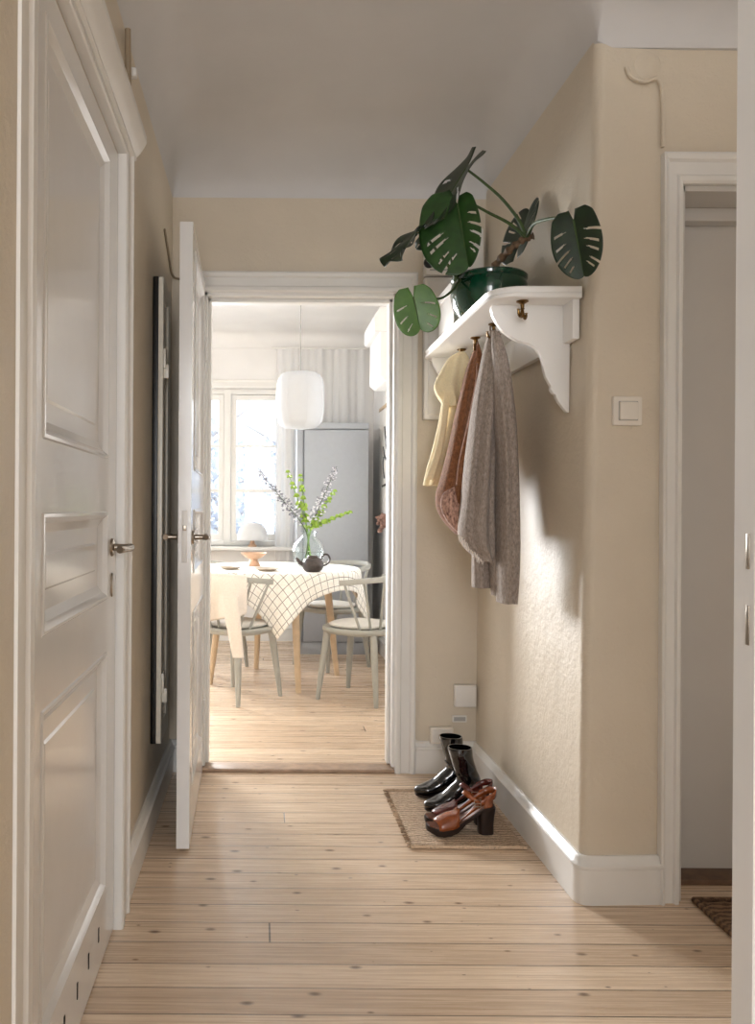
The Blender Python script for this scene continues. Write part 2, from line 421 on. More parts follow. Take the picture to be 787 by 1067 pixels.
# kitchen doorway, hall side and kitchen side, and the jamb lining
casing('trim_2', [(OA, FY, 0), (OA, FY, OH), (OB, FY, OH), (OB, FY, 0)], [(-1, 0, 0), (-1, 0, 1), (1, 0, 1), (1, 0, 0)], (0, -1, 0))
w = MB(); w.box(OA, OA+.012, FY-.002, KY+.002, .022, OH).box(OB-.012, OB, FY-.002, KY+.002, .022, OH).box(OA, OB, FY-.002, KY+.002, OH-.012, OH)
w.box(OA+.012, OA+.026, FY+.045, KY-.02, .022, OH-.012, bev=.003).box(OB-.026, OB-.012, FY+.045, KY-.02, .022, OH-.012, bev=.003).box(OA+.012, OB-.012, FY+.045, KY-.02, OH-.028, OH-.012, bev=.003)
struct(w.build('trim_3', M['paint2']))
# left hall door casing
CW = [(0, 0), (0, .022), (.006, .026), (.03, .026), (.038, .02), (.085, .02), (.092, .028), (.104, .028), (.11, .02), (.11, 0)]
casing('trim_4', [(LX, D1a, 0), (LX, D1a, DH), (LX, D1b, DH), (LX, D1b, 0)], [(0, -1, 0), (0, -1, .42), (0, 1, .42), (0, 1, 0)], (1, 0, 0), CW)
# its head board with a moulded cap
w = MB(); hp = [(0, DH+.03), (.022, DH+.03), (.024, DH+.031), (.03, DH+.034), (.03, DH+.042), (.04, DH+.052), (.052, DH+.07), (.058, DH+.082), (.058, DH+.1), (.05, DH+.106), (0, DH+.106)]
sweep_profile(w, hp, (LX, D1a-.13, 0), (LX, D1b+.125, 0), (1, 0, 0)); struct(w.build('trim_5', M['paint2'], smooth=25))
# flat grey door: casing, lining
fx = 1.2; CPN = [(u*.7, h) for u, h in CP]
w = MB()
n2 = V(0, -1, 0); yb = DY+.012
sec = []
for p, o, sc in ((V(fx, yb, 0), V(-1, 0, 0), .66), (V(fx, yb, 2.055), V(-.66, 0, 1), 1.03), (V(2.0, yb, 2.055), V(.66, 0, 1), 1.03), (V(2.0, yb, 0), V(1, 0, 0), .66)):
    sec.append([p+V(o.x*u*(1.03 if o.z else .66*1.0), 0, o.z*u*1.03)+n2*h for u, h in CP])
w.loft(sec); struct(w.build('trim_6', M['paint2'], smooth=25))
w = MB(); w.box(fx, fx+.014, yb, 2.6, 0, 2.055).box(2.0-.014, 2.0, yb, 2.6, 0, 2.055).box(fx, 2.0, yb, 2.6, 2.04, 2.055)
w.box(fx+.014, 2-.014, 2.5, 2.55, 2.0, 2.04, bev=.004)
struct(w.build('trim_8', M['gdoor']))

# ---------------- panelled doors
def panel_face(bm, w, h, panels, y, sgn):
    """one face of a panelled leaf in the XZ plane at y; sgn = outward y direction"""
    xs = sorted({0, w, *[p[0] for p in panels], *[p[1] for p in panels]}); zs = sorted({0, h, *[p[2] for p in panels], *[p[3] for p in panels]})
    for i in range(len(xs)-1):
        for j in range(len(zs)-1):
            cx, cz = (xs[i]+xs[i+1])/2, (zs[j]+zs[j+1])/2
            if any(p[0] < cx < p[1] and p[2] < cz < p[3] for p in panels): continue
            bm.faces.new([bm.verts.new((x, y, z)) for x, z in ((xs[i], zs[j]), (xs[i+1], zs[j]), (xs[i+1], zs[j+1]), (xs[i], zs[j+1]))])
    ring = [(0, 0), (.003, .003), (.009, .0035), (.013, .0), (.020, -.008), (.034, -.015), (.038, -.0165), (.075, -.0165), (.080, -.013)]
    for (a, b, c, d) in panels:
        rows = []
        for off, dep in ring:
            rows.append([bm.verts.new((x, y+sgn*dep, z)) for x, z in ((a+off, c+off), (b-off, c+off), (b-off, d-off), (a+off, d-off))])
        for r0, r1 in zip(rows, rows[1:]):
            for q in range(4): bm.faces.new((r0[q], r0[(q+1) % 4], r1[(q+1) % 4], r1[q]))
        bm.faces.new(rows[-1])
def leaf_mesh(w, h, t, panels):
    m = MB(); bm = m.bm
    panel_face(bm, w, h, panels, 0, -1); panel_face(bm, w, h, panels, t, 1)
    for a, b in (((0, 0), (w, 0)), ((w, 0), (w, h)), ((w, h), (0, h)), ((0, h), (0, 0))):
        bm.faces.new([bm.verts.new(p) for p in ((a[0], 0, a[1]), (b[0], 0, b[1]), (b[0], t, b[1]), (a[0], t, a[1]))])
    bmesh.ops.remove_doubles(bm, verts=bm.verts, dist=1e-5); return m
def lever(parent, at, out, along, mat):
    """rosette, spindle and curved lever; at = point on the face, out = face normal, along = lever direction (parent space)"""
    at, out, along = Vector(at), Vector(out), Vector(along)
    m = MB(); m.tube([at, at+out*.006, at+out*.009], [.024, .022, .012], 20)
    ro = m.build('rosette', mat, None)
    h = MB(); h.tube([at+out*.005, at+out*.03, at+out*.045], [.010, .0085, .010], 12)
    h.tube(spl([at+out*.046-along*.012, at+out*.052+along*.02, at+out*.05+along*.07, at+out*.043+along*.105, at+out*.04+along*.115], 5),
           [.010]*6+[.0085]*8+[.0095]*7, 10)
    hd = h.build('door_handle', mat, parent); ro.parent = hd; return hd
PAN = lambda w: [(.125, w-.125, .165, .755), (.125, w-.125, .885, 1.105), (.125, w-.125, 1.235, 1.985)]
# door_1: the closed white door in the left wall (leaf local: x along world Y, outside face -> +X)
w1 = D1b-D1a-.006
d1 = leaf_mesh(w1, DH-.012, .04, PAN(w1)).build('door_1', M['paint'], None, smooth=20); struct(d1)
d1.location = (LX+.001, D1a+.003, .006); d1.rotation_euler = (0, 0, PI/2)     # local y=0 face looks to +X
lever(d1, (w1-.062, 0, 1.012), (0, -1, 0), (-1, 0, 0), M['metal'])
m = MB(); m.lathe([(.001, 0), (.011, .0)], seg=6)
esc = MB(); ep = [(.011*math.cos(t*PI/8)*(1 if abs(math.cos(t*PI/8)) < .95 else 1), .032*math.sin(t*PI/8)) for t in range(16)]
esc.loft([[V(w1-.062+x, 0, .915+z) for x, z in ep], [V(w1-.062+x*.9, -.004, .915+z*.9) for x, z in ep]]); esc.build('keyhole_plate', M['metal'], d1)
for hz in (.48, 1.70):
    hm = MB(); hm.tube([V(-.006, -.008, hz-.05), V(-.006, -.008, hz+.05)], .008, 10)
    hm.tube([V(-.006, -.008, hz+.05), V(-.006, -.008, hz+.056), V(-.006, -.008, hz+.066)], [.006, .009, .003], 10); hm.build('hinge', M['paint'], d1)
for q in range(5):
    sl = MB(); xx = .2+q*.115; sl.box(xx-.004, xx+.004, -.0015, .004, .07, .105, bev=.001); sl.build('vent_slot', M['dark'], d1)
# door_2: kitchen door, opened into the hall, hinged at the left jamb
w2 = OB-OA-.012
d2 = leaf_mesh(w2, OH-.0, .042, PAN(w2)).build('door_2', M['paint'], None, smooth=20); struct(d2)
d2.location = (-.283, FY-.028, .012); d2.rotation_euler = (0, 0, R(-90)+R(1.0))   # local +x runs towards the camera, local y+ -> world +x
lever(d2, (w2-.06, 0, 1.012), (0, -1, 0), (-1, 0, 0), M['metal']); lever(d2, (w2-.06, .042, 1.012), (0, 1, 0), (-1, 0, 0), M['metal'])
fp = MB(); fp.box(w2-.0005, w2+.0015, .012, .030, .93, 1.1, bev=.0005); fp.build('lock_faceplate', M['paint2'], d2)
lb = MB(); lb.box(w2, w2+.006, .015, .027, 1.035, 1.052, bev=.001); lb.build('latch_bolt', M['metal'], d2)
for hz in (.25, 1.78):
    hm = MB(); hm.tube([V(.004, .046, hz-.05), V(.004, .046, hz+.05)], .008, 10); hm.build('hinge', M['paint'], d2)
# door_3: flat grey door in its deep recess
struct(MB().box(fx+.016, 2-.016, 2.55, 2.59, .012, 2.036, bev=.003).build('door_3', M['gdoor']))
struct(MB().box(fx+.014, 2-.014, 2.47, 2.62, 0, .018, bev=.004).build('trim_9', M['oldwood']))
# door_4: edge of an open door close by on the right
d4 = leaf_mesh(.8, 2.05, .042, PAN(.8)).build('door_4', M['paint'], None, smooth=20); struct(d4)
d4.location = (.578, .965, .012); 
for z0, z1 in ((1.033, 1.075), (.943, .99)):
    MB().box(-.0012, .001, .010, .016, z0+.007, z1+.007, bev=.0004).build('lock_slot', M['metal'], d4)

# ---------------- kitchen window (three casements)
win = bpy.data.objects.new('window_1', None); COL.objects.link(win); struct(win); win.location = (0, 0, 0)
wy = KB+.05
w = MB(); FR = .045
w.box(WX0, WX1, wy, wy+.1, WZ0, WZ0+FR, bev=.004).box(WX0, WX1, wy, wy+.1, WZ1-FR, WZ1, bev=.004)
w.box(WX0, WX0+FR, wy+.001, wy+.099, WZ0+.001, WZ1-.001, bev=.004).box(WX1-FR, WX1, wy+.001, wy+.099, WZ0+.001, WZ1-.001, bev=.004)
mull = [-.29, -1.03]
for mx_ in mull: w.box(mx_-.03, mx_+.03, wy-.01, wy+.098, WZ0+.002, WZ1-.002, bev=.005)
w.build('window_frame', M['paint2'], win)
edges = [WX0+FR, -1.03, -.29, WX1-FR]
for i in range(3):
    a = edges[i]+(.032 if i > 0 else .002); b = edges[i+1]-(.032 if i < 2 else .002); z0, z1 = WZ0+FR+.002, WZ1-FR-.002; s_ = .045
    w = MB(); w.box(a, a+s_, wy+.01, wy+.05, z0, z1, bev=.004).box(b-s_, b, wy+.01, wy+.05, z0, z1, bev=.004)
    w.box(a, b, wy+.0115, wy+.0485, z0+.001, z0+s_+.01, bev=.004).box(a+.001, b-.001, wy+.0115, wy+.0485, z1-s_, z1-.001, bev=.004)
    w.box(a, b, wy+.015, wy+.045, 1.655-.009, 1.655+.009, bev=.003).box(a, b, wy+.012, wy+.048, 1.272-.014, 1.272+.014, bev=.003)
    sash = w.build('sash', M['paint2'], win)
    g = MB(); g.box(a+s_, b-s_, wy+.028, wy+.032, z0+s_, z1-s_); g.build('pane', M['pane'], sash)
struct(MB().box(WX0-.06, WX1+.08, KB-.13, wy+.01, WZ0-.03, WZ0, bev=.006).build('trim_10', M['paint2']))
w = MB(); wc = [(0, 0), (0, .018), (.012, .022), (.05, .014), (.07, .022), (.075, 0)]
casing('trim_11', [(WX0, KB, WZ0), (WX0, KB, WZ1), (WX1, KB, WZ1), (WX1, KB, WZ0)], [(-1, 0, 0), (-1, 0, 1), (1, 0, 1), (1, 0, 0)], (0, -1, 0), wc)

# ================================================================== HALL OBJECTS
# ---------------- mirror on the left wall
L0 = V(LX, 3.1, .29)
t = thing('wall_mirror', 'tall narrow mirror hung on the left beige wall behind the open kitchen door', 'mirror', L0)
ma, mb_, mz0, mz1 = 2.90, 3.13, .29, 1.935
MB().box(LX+.001, LX+.020, ma, mb_, mz0, mz1, bev=.002).build('backing', M['bfly'], t)
MB().box(LX+.018, LX+.026, ma+.05, mb_-.05, mz0+.05, mz1-.05).build('mirror_glass', M['mirror'], t)
w = MB()
for a_ in ((ma+.001, ma+.07, mz0+.001, mz1-.001), (mb_-.07, mb_-.001, mz0+.001, mz1-.001), (ma+.066, mb_-.066, mz0+.0015, mz0+.07), (ma+.066, mb_-.066, mz1-.07, mz1-.0015)): w.box(LX+.020, LX+.038, *a_, bev=.004)
w.build('frame', M['frame'], t)
for z in (.50, 1.65):
    w = MB(); w.box(LX+.030, LX+.046, ma+.015, ma+.055, z-.035, z+.035, bev=.004).box(LX+.036, LX+.056, ma+.025, ma+.045, z-.07, z-.02, bev=.004); w.build('mirror_clip', M['frame'], t)
# ---------------- cables
o = MB().tube(spl([V(LX+.008, 2.28, 2.168), V(LX+.01, 2.28, 2.25), V(LX+.012, 2.27, 2.32), V(LX+.012, 2.26, 2.43)], 6), .009, 8).build('wall_cable', M['cablew'], origin=(LX, 2.28, 2.17))
tag(o, 'thick painted cable running up the left wall from the white door head', 'cable')
o = MB().box(LX+.002, LX+.03, 2.30, 2.325, 2.325, 2.35, bev=.005).build('cable_clip', M['paint2'], origin=(LX, 2.31, 2.325)); tag(o, 'small white clip on the left wall beside the thick upright cable', 'clip')
o = MB().tube(spl([V(LX+.005, 3.20, 2.20), V(LX+.005, 3.33, 2.15), V(LX+.006, 3.46, 2.10), V(LX+.03, 3.508, 2.095), V(LX+.09, 3.513, 2.095)], 6), .005, 6).build('wall_cable', M['cablew'], origin=(LX, 3.4, 2.1))
tag(o, 'thin painted cable slanting down the left wall into the corner above the mirror', 'cable')
o = MB().tube(spl([P(653, 70, 2.355), P(658, 80, 2.352), P(672, 85, 2.350), P(685, 82, 2.352), P(690, 95, 2.356), P(691, 125, 2.357), P(691, 153, 2.357)], 6), .0055, 6).build('wall_cable', M['wall'], origin=P(690, 150, 2.355))
tag(o, 'painted-over cable hooking down the wall above the grey door casing', 'cable')
o = MB().lathe([(.001, 0), (.03, 0), (.04, .002), (.03, .006), (.001, .007)], seg=20).build('junction_cover', M['wall'])
o.rotation_euler = (PI/2, 0, 0); o.location = P(674, 68, 2.368); tag(o, 'round painted-over junction cover high on the wall beside the cable', 'junction box')
o = MB().tube(spl([P(432, 771, 3.508), P(438, 774, 3.504), P(445, 773, 3.505), P(452, 776, 3.505)], 6), .005, 6).build('wall_cable', M['box'], origin=P(440, 774, 3.5))
tag(o, 'short white cable between the door casing and the low white socket', 'cable')
# ---------------- light switch on the right
c_ = P(653, 428.5, 2.362)
t = thing('light_switch', 'square cream light switch on the wall left of the grey door', 'light switch', c_)
MB().box(c_.x-.042, c_.x+.042, c_.y-.010, c_.y+.012, c_.z-.042, c_.z+.042, bev=.006).build('switch_plate', M['switch'], t)
MB().box(c_.x-.027, c_.x+.029, c_.y-.0112, c_.y+.0, c_.z-.028, c_.z+.028, bev=.002).build('switch_recess', M['steelgrey'], t)
MB().box(c_.x-.025, c_.x+.027, c_.y-.017, c_.y, c_.z-.026, c_.z+.026, bev=.005).build('rocker', M['switch'], t)
# ---------------- boxes on the far wall
t = thing('fuse_box', 'tall white fuse box on the far wall right of the kitchen doorway', 'fuse box', (.79, FY, 1.50))
MB().box(.684, .905, FY-.045, FY, 1.50, 2.10, bev=.006).build('body', M['box'], t)
w = MB(); w.box(.700, .890, FY-.052, FY-.04, 1.52, 2.085, bev=.004); w.build('door_panel', M['box'], t)
t = thing('meter_box', 'white meter box with a round black knob behind the monstera', 'meter box', (.79, FY, 2.115))
MB().box(.684, .925, FY-.07, FY, 2.105, 2.30, bev=.008).build('body', M['box'], t)
w = MB(); c_ = P(447, 274, FY-.07); w.tube([c_, c_+V(0, -.012, 0), c_+V(0, -.016, 0)], [.022, .02, .012], 20); w.build('knob', M['dark'], t)
w = MB(); w.box(.700, .905, FY-.073, FY-.066, 2.12, 2.125); w.build('seam', M['steelgrey'], t)
t = thing('wall_box', 'square white cover box low on the far wall above the boots', 'junction box', P(485, 737, FY))
a, b = P(474, 737, FY-.03), P(497, 714, FY-.03); MB().box(a.x, b.x, FY-.03, FY, a.z, b.z, bev=.006).build('body', M['box'], t)
MB().box(a.x+.004, b.x-.004, FY-.036, FY-.028, a.z+.004, b.z-.004, bev=.003).build('cover', M['box'], t)
a, b = P(471, 752, FY), P(486, 745, FY)
t = thing('wall_plate', 'small grey oblong plate under the low white cover box', 'wall plate', a)
MB().box(a.x, b.x, FY-.012, FY, a.z, b.z, bev=.003).build('body', M['box'], t); MB().box(a.x+.006, b.x-.006, FY-.015, FY-.01, a.z+.006, b.z-.006, bev=.001).build('insert', M['steelgrey'], t)
a, b = P(447, 773, FY), P(471, 756, FY)
t = thing('wall_socket', 'white double socket low on the far wall behind the boots', 'socket', a)
MB().box(a.x, b.x, FY-.035, FY, a.z, b.z, bev=.006).build('body', M['switch'], t); MB().box(a.x+.008, b.x-.008, FY-.039, FY-.03, a.z+.008, b.z-.008, bev=.003).build('socket_plate', M['box'], t)

# ---------------- hat shelf
SX, SY0, SY1, ST = .672, 2.405, 3.47, 1.775
t = thing('hat_shelf', 'white painted hat shelf with scrolled brackets on the right wall', 'shelf', (RX, 2.93, 1.40))
poly = [V(RX+.002, SY0, 0), V(RX+.002, SY1, 0)]
rr = .085
for cx, cy, a0 in ((SX+rr, SY1-rr, 90), (SX+rr, SY0+rr, 180)):
    for q in range(9): a = R(a0+q*90/8); poly.append(V(cx+rr*math.cos(a), cy+rr*math.sin(a), 0))
w = MB(); secs = []
for dz, ins in ((-.034, .006), (-.030, .0), (-.022, .0), (-.016, .006), (-.010, .002), (-.003, .0), (0, .004)):
    sec = []
    for p in poly:
        q = p.copy()
        if p.x < RX: q += V(min(ins, 1)*(1 if p.x < (SX+RX)/2 else 0), ins*(1 if p.y < 2.9 else -1), 0)
        q.z = ST+dz; sec.append(q)
    secs.append(sec)
w.loft(secs); w.build('board', M['shelfp'], t, smooth=40)
w = MB(); w.box(RX-.018, RX+.004, SY0+.02, SY1-.02, 1.625, ST-.032, bev=.004); w.build('back_rail', M['shelfp'], t)
BR = [(.0, 0), (.236, 0), (.239, -.012), (.234, -.03), (.222, -.052), (.203, -.075), (.180, -.092), (.160, -.102), (.140, -.108), (.122, -.112), (.105, -.122), (.092, -.138),
      (.083, -.16), (.078, -.185), (.072, -.205), (.062, -.222), (.056, -.232), (.058, -.240), (.050, -.252), (.042, -.256), (.040, -.264), (.032, -.278), (.020, -.292), (.010, -.304), (0, -.308)]
for y in (2.50, 3.36):
    w = MB(); w.prism([V(RX+.003-u, y, ST-.032+z*1.06) for u, z in BR], (0, .022, 0), bev=.003); w.build('bracket', M['shelfp'], t)
def hook(p, rz):
    m = MB(); m.lathe([(.001, 0), (.017, 0), (.018, -.003), (.012, -.006), (.006, -.010), (.005, -.022), (.007, -.024), (.004, -.027), (.0035, -.03)], seg=16)
    for s_ in (1, -1):
        m.tube(spl([V(0, 0, -.026), V(s_*.006, 0, -.036), V(s_*.016, 0, -.048), V(s_*.026, 0, -.046), V(s_*.031, 0, -.036), V(s_*.031, 0, -.030)], 5), [.0042]*20+[.0036]*4+[.0052]*2, 8)
    m.tube([V(0, 0, -.028), V(0, 0, -.046), V(0, 0, -.05)], [.004, .004, .006], 8)
    mt = Matrix.Translation(p) @ Matrix.Rotation(rz, 4, 'Z'); bmesh.ops.transform(m.bm, matrix=mt, verts=m.bm.verts); return m
HZ = ST-.034
for (hx, hy, rz) in ((.772, 2.448, .9), (.772, 2.75, .6), (.768, 2.97, 1.2), (.772, 3.19, 1.0)): hook(V(hx, hy, HZ), rz).build('coat_hook', M['brass'], t)

# ---------------- white box on the shelf
t = thing('storage_box', 'white card box standing at the far end of the shelf behind the pot', 'box', (.76, 3.20, ST))
MB().box(.715, .86, 3.08, 3.34, ST, ST+.20, bev=.004).build('body', M['box'], t)
MB().box(.711, .864, 3.076, 3.344, ST+.165, ST+.206, bev=.004).build('lid', M['box'], t)

# ---------------- monstera in a green pot
pc = V(.785, 2.86, ST)
t = thing('plant_pot', 'round dark green glazed pot on the white shelf', 'pot', pc)
w = MB(); w.lathe([(.001, .0), (.088, 0), (.096, .006), (.120, .045), (.130, .085), (.129, .115), (.124, .132), (.129, .138), (.130, .147), (.125, .153), (.118, .150), (.114, .132), (.001, .132)], pc, 48); w.build('body', M['pot'], t)
w = MB(); w.lathe([(.001, .134), (.09, .136), (.112, .130)], pc, 32); w.build('soil', M['soil'], t)
mt_ = thing('monstera', 'monstera plant with split leaves growing from the green pot on the shelf', 'plant', pc+V(0, 0, .13))
def leaf(base, tipdir, normal, Ln, Wd, mat, slits=5, fold=.18, droop=.15, ripple=.0, seed=0, pclo=.55, squeeze=(1, 1)):
    rnd = random.Random(seed); f = Vector(tipdir).normalized(); n = Vector(normal); n = (n-f*n.dot(f)).normalized(); l = n.cross(f)
    m = MB(); bm = m.bm; NS, NTt = 110, 14; base = Vector(base)
    ks = [(.30+.52*(q+.5*rnd.random()*.3)/slits) for q in range(slits)]
    for si, side in enumerate((-1, 1)):
        kk = [x+rnd.uniform(-.012, .012)+(.02 if side > 0 else 0) for x in ks]; depth = [rnd.uniform(.30, .5) for _ in kk]; clo = [rnd.random() < pclo for _ in kk]
        rows = []
        for i in range(NS+1):
            s_ = i/NS; ms = max(0, (s_-.16)/.84)
            mid = base+f*(Ln*ms)-n*(droop*ms*ms*Ln)
            phi = R(165-135*s_**.48) if s_ < 1 else R(30)
            Lm = Wd*(.66+.34*math.sin(min(1, s_/.42)*PI/2)) if s_ < .42 else Wd*max(0, math.cos((s_-.42)/.58*PI/2))**.8
            if s_ < .05: Lm *= .75+.25*s_/.05
            row = []
            for j in range(NTt+1):
                tt = j/NTt; a = phi
                p = mid+(f*math.cos(a)+l*side*math.sin(a))*(Lm*tt*squeeze[si])
                p += n*(fold*tt*Lm*abs(math.sin(a))-.35*fold*tt*tt*Lm) + f*(.22*Lm*tt*tt*min(1, s_*4))
                p += n*ripple*Wd*math.sin(s_*19+side+seed)*tt*tt
                row.append(bm.verts.new(p))
            rows.append(row)
        for i in range(NS):
            s_ = (i+.5)/NS
            for j in range(NTt):
                tt = (j+.5)/NTt; skip = False
                for q, k_ in enumerate(kk):
                    wdt = .0115*(.5+1.0*tt)*math.sqrt(max(.05, min(1, (tt-depth[q])*7, ((.9-tt)*7 if clo[q] else 1))))
                    if abs(s_-k_) < wdt and tt > depth[q] and not (clo[q] and tt > .86): skip = True
                if skip: continue
                bm.faces.new((rows[i][j], rows[i+1][j], rows[i+1][j+1], rows[i][j+1]))
    bmesh.ops.remove_doubles(bm, verts=bm.verts, dist=1e-5)
    bmesh.ops.delete(bm, geom=[v for v in bm.verts if not v.link_faces], context='VERTS')
    o = m.build('leaf', mat, mt_, smooth=60, solid=.0016)
    v = MB(); v.tube([base+f*(Ln*q/8)-n*(droop*(q/8)**2*Ln)+n*.0005 for q in range(9)], [.0034*(1-q/9.5) for q in range(9)], 6); sub(v, 'midrib', M['petiole'], o, mt_)
    return o
def stem(name, pts, r0, r1, mat='petiole', n=8, seg=8):
    p = spl(pts, n); N = len(p)-1; w = MB(); w.tube(p, [r0+(r1-r0)*i/N for i in range(N+1)], seg); return w.build(name, M[mat], mt_)
# woody stem leaning out of the pot
node = P(549, 248, 2.70)
sp_ = spl([P(510, 286, 2.84), P(520, 272, 2.80), P(533, 259, 2.74), P(545, 250, 2.71), P(556, 246, 2.69)], 6); N = len(sp_)-1
w = MB(); rr_ = [(.013+.004*math.sin(i*1.9))*(1-.25*i/N) for i in range(N+1)]; w.tube(sp_, rr_, 10); w.build('main_stem', M['bark'], mt_)
# A: big leaf seen almost edge-on at the top
bA = P(486, 176, 2.62); stem('petiole', [node, P(541, 230, 2.69), P(524, 208, 2.67), P(504, 190, 2.64), bA], .0062, .0036)
leaf(bA, P(436, 254, 2.72)-bA, V(-.85, -.20, .45), .26, .145, M['leafd'], 5, fold=.10, droop=.04, ripple=.07, seed=3)
# B: leaf to the far left, edge-on
bB = P(436, 240, 2.62); stem('petiole', [P(478, 292, 2.82), P(462, 270, 2.76), P(448, 252, 2.68), bB], .0058, .0034)
leaf(bB, P(404, 272, 2.55)-bB, V(-.70, -.24, .66), .125, .10, M['leafd'], 4, fold=.16, droop=.2, ripple=.09, seed=5)
# C: leaf facing the doorway, large with slits
bC = P(477, 213, 2.58); stem('petiole', [node, P(531, 233, 2.69), P(510, 222, 2.65), P(490, 212, 2.60), bC], .006, .0036)
leaf(bC, P(489, 287, 2.50)-bC, V(-.42, -.80, .22), .215, .115, M['leafm'], 5, fold=.25, droop=.10, seed=8, squeeze=(1.15, .55))
# D: young leaf hanging in front of the doorway
bD = P(431, 310, 2.60); stem('petiole', [P(480, 292, 2.80), P(470, 304, 2.72), P(459, 311, 2.66), P(446, 311, 2.62), bD], .0048, .003)
leaf(bD, P(439, 345, 2.60)-bD, V(-.10, -1, .25), .100, .074, M['leafl'], 3, fold=.10, droop=.08, seed=11, pclo=1)
# E: leaf held out to the right past the shelf
bE = P(598, 230, 2.24); stem('petiole', [node, P(556, 234, 2.62), P(568, 229, 2.46), P(583, 227, 2.34), bE], .006, .0036)
leaf(bE, P(609, 292, 2.22)-bE, V(-.55, -.80, .12), .155, .067, M['leafd'], 5, fold=.3, droop=.06, seed=14, pclo=.7)
# F: leaf behind the stem
bF = P(540, 258, 2.80); stem('petiole', [node, P(546, 252, 2.75), bF], .005, .0034)
leaf(bF, P(552, 208, 2.84)-bF, V(-.9, -.30, -.25), .15, .10, M['leafd'], 4, fold=.2, droop=.05, seed=17)
stem('petiole', [P(474, 292, 2.80), P(474, 286, 2.78), P(470, 270, 2.72)], .0055, .004)

# ---------------- garments on the hooks
def bundle(rows, Y, depth, nf, amp, seed, seg=44, taper=None, hem=None):
    """folded hanging cloth: rows (py, xl, xr) outlined at distance Y; depth = thickness front to back"""
    rnd = random.Random(seed); ph = [rnd.uniform(0, 6) for _ in range(6)]
    rows2 = spl([V(a, b, c) for a, b, c in rows], 5); m = MB(); secs = []; N = len(rows2)-1
    for i, (py, xl, xr) in enumerate(rows2):
        A, B = P(xl, py, Y), P(xr, py, Y); cx = (A.x+B.x)/2; rx = abs(B.x-A.x)/2; z = (A.z+B.z)/2; f = i/N
        dy = depth*(.25+.75*min(1, f*2.2)) if taper is None else depth*(taper[0]+(taper[1]-taper[0])*f)
        sec = []
        for q in range(seg):
            th = 2*PI*q/seg; rad = 1+amp*min(1, .25+f*1.5)*(math.sin(nf*th+ph[0]+f*1.2)*.6+math.sin((nf+3)*th+ph[1]-f*2)*.35)
            ct, st = math.cos(th), math.sin(th); ct = math.copysign(abs(ct)**.8, ct); st = math.copysign(abs(st)**.8, st)
            zz = z
            if hem and i == N: zz += hem(ct, st)
            sec.append(V(cx+rx*ct*(1+(rad-1)*.5), Y+dy*st*rad, zz))
        secs.append(sec)
    m.loft(secs); return m
# cream cotton garment, farthest from the camera
t = thing('cream_jacket', 'cream cotton jacket hanging on the farthest hook under the shelf', 'jacket', P(480, 505, 3.17))
bundle([(370, 474, 486), (385, 465, 489), (410, 463, 489), (440, 459, 487), (470, 452, 482), (490, 446, 477), (506, 442, 470)], 3.17, .075, 6, .34, 1).build('body', M['yellow'], t, smooth=60)
bundle([(367, 478, 484), (373, 468, 488), (386, 460, 490), (400, 454, 490), (410, 456, 488), (418, 461, 486), (426, 463, 484)], 3.13, .06, 6, .34, 2, hem=lambda c, q: .010*math.sin(5*c+3*q)).build('hood', M['yellow'], t, smooth=60)
bundle([(410, 463, 469), (440, 459, 466), (470, 453, 461), (500, 443, 452)], 3.09, .012, 3, .1, 3).build('front_placket', M['yellow'], t, smooth=60)
w = MB(); w.tube(spl([P(480, 372, 3.17), P(479, 364, 3.175), P(481, 358, 3.18), P(483, 364, 3.185), P(482, 372, 3.18)], 4), .0022, 6); w.build('hanging_loop', M['yellow'], t)
# rust knit jacket in the middle
t = thing('rust_jacket', 'rust brown knitted jacket with a speckled lining hanging between cream and grey garments', 'jacket', P(480, 557, 2.96))
bundle([(360, 496, 499), (372, 491, 502), (390, 485, 506), (430, 476, 508), (470, 468, 508), (500, 461, 505), (515, 457, 503), (530, 458, 500), (545, 466, 496), (557, 477, 492)], 2.97, .085, 5, .24, 5).build('body', M['rust'], t, smooth=60)
bundle([(378, 497, 505), (400, 495, 508), (440, 487, 506), (480, 478, 500), (506, 475, 492)], 2.88, .03, 4, .16, 6).build('sleeve', M['rust'], t, smooth=60)
bundle([(507, 474, 482), (513, 463, 490), (522, 459, 492), (532, 460, 492), (545, 467, 491), (556, 478, 489)], 2.90, .03, 3, .05, 7).build('lining', M['boucle'], t, smooth=60)
w = MB(); w.tube(spl([P(497, 364, 2.96), P(495, 356, 2.97), P(496, 350, 2.975), P(498, 357, 2.98), P(499, 364, 2.97)], 4), .0025, 6); w.build('hanging_loop', M['rust'], t)
# grey-brown wool coat in front
t = thing('wool_coat', 'long grey-brown wool coat hanging in front beside the near bracket', 'coat', P(515, 628, 2.74))
bundle([(345, 510, 517), (358, 506, 521), (380, 501, 524), (420, 494, 521), (470, 488, 515), (520, 483, 513), (555, 479, 514), (568, 484, 513), (578, 494, 511), (584, 501, 507)], 2.76, .085, 5, .24, 11).build('body', M['wool'], t, smooth=60)
bundle([(346, 513, 520), (362, 513, 525), (385, 515, 530), (430, 515, 535), (480, 518, 538), (540, 519, 540), (590, 519, 540), (628, 520, 537)], 2.68, .05, 4, .22, 12).build('sleeve', M['wool'], t, smooth=60)
bundle([(420, 506, 520), (480, 502, 521), (540, 495, 519), (580, 493, 512), (612, 493, 511)], 2.80, .04, 4, .14, 13, taper=(.9, 1)).build('sleeve', M['wool'], t, smooth=60)
bundle([(540, 508, 518), (580, 510, 519), (620, 513, 519)], 2.74, .03, 3, .1, 15, taper=(.9, 1)).build('front_edge', M['wool'], t, smooth=60)
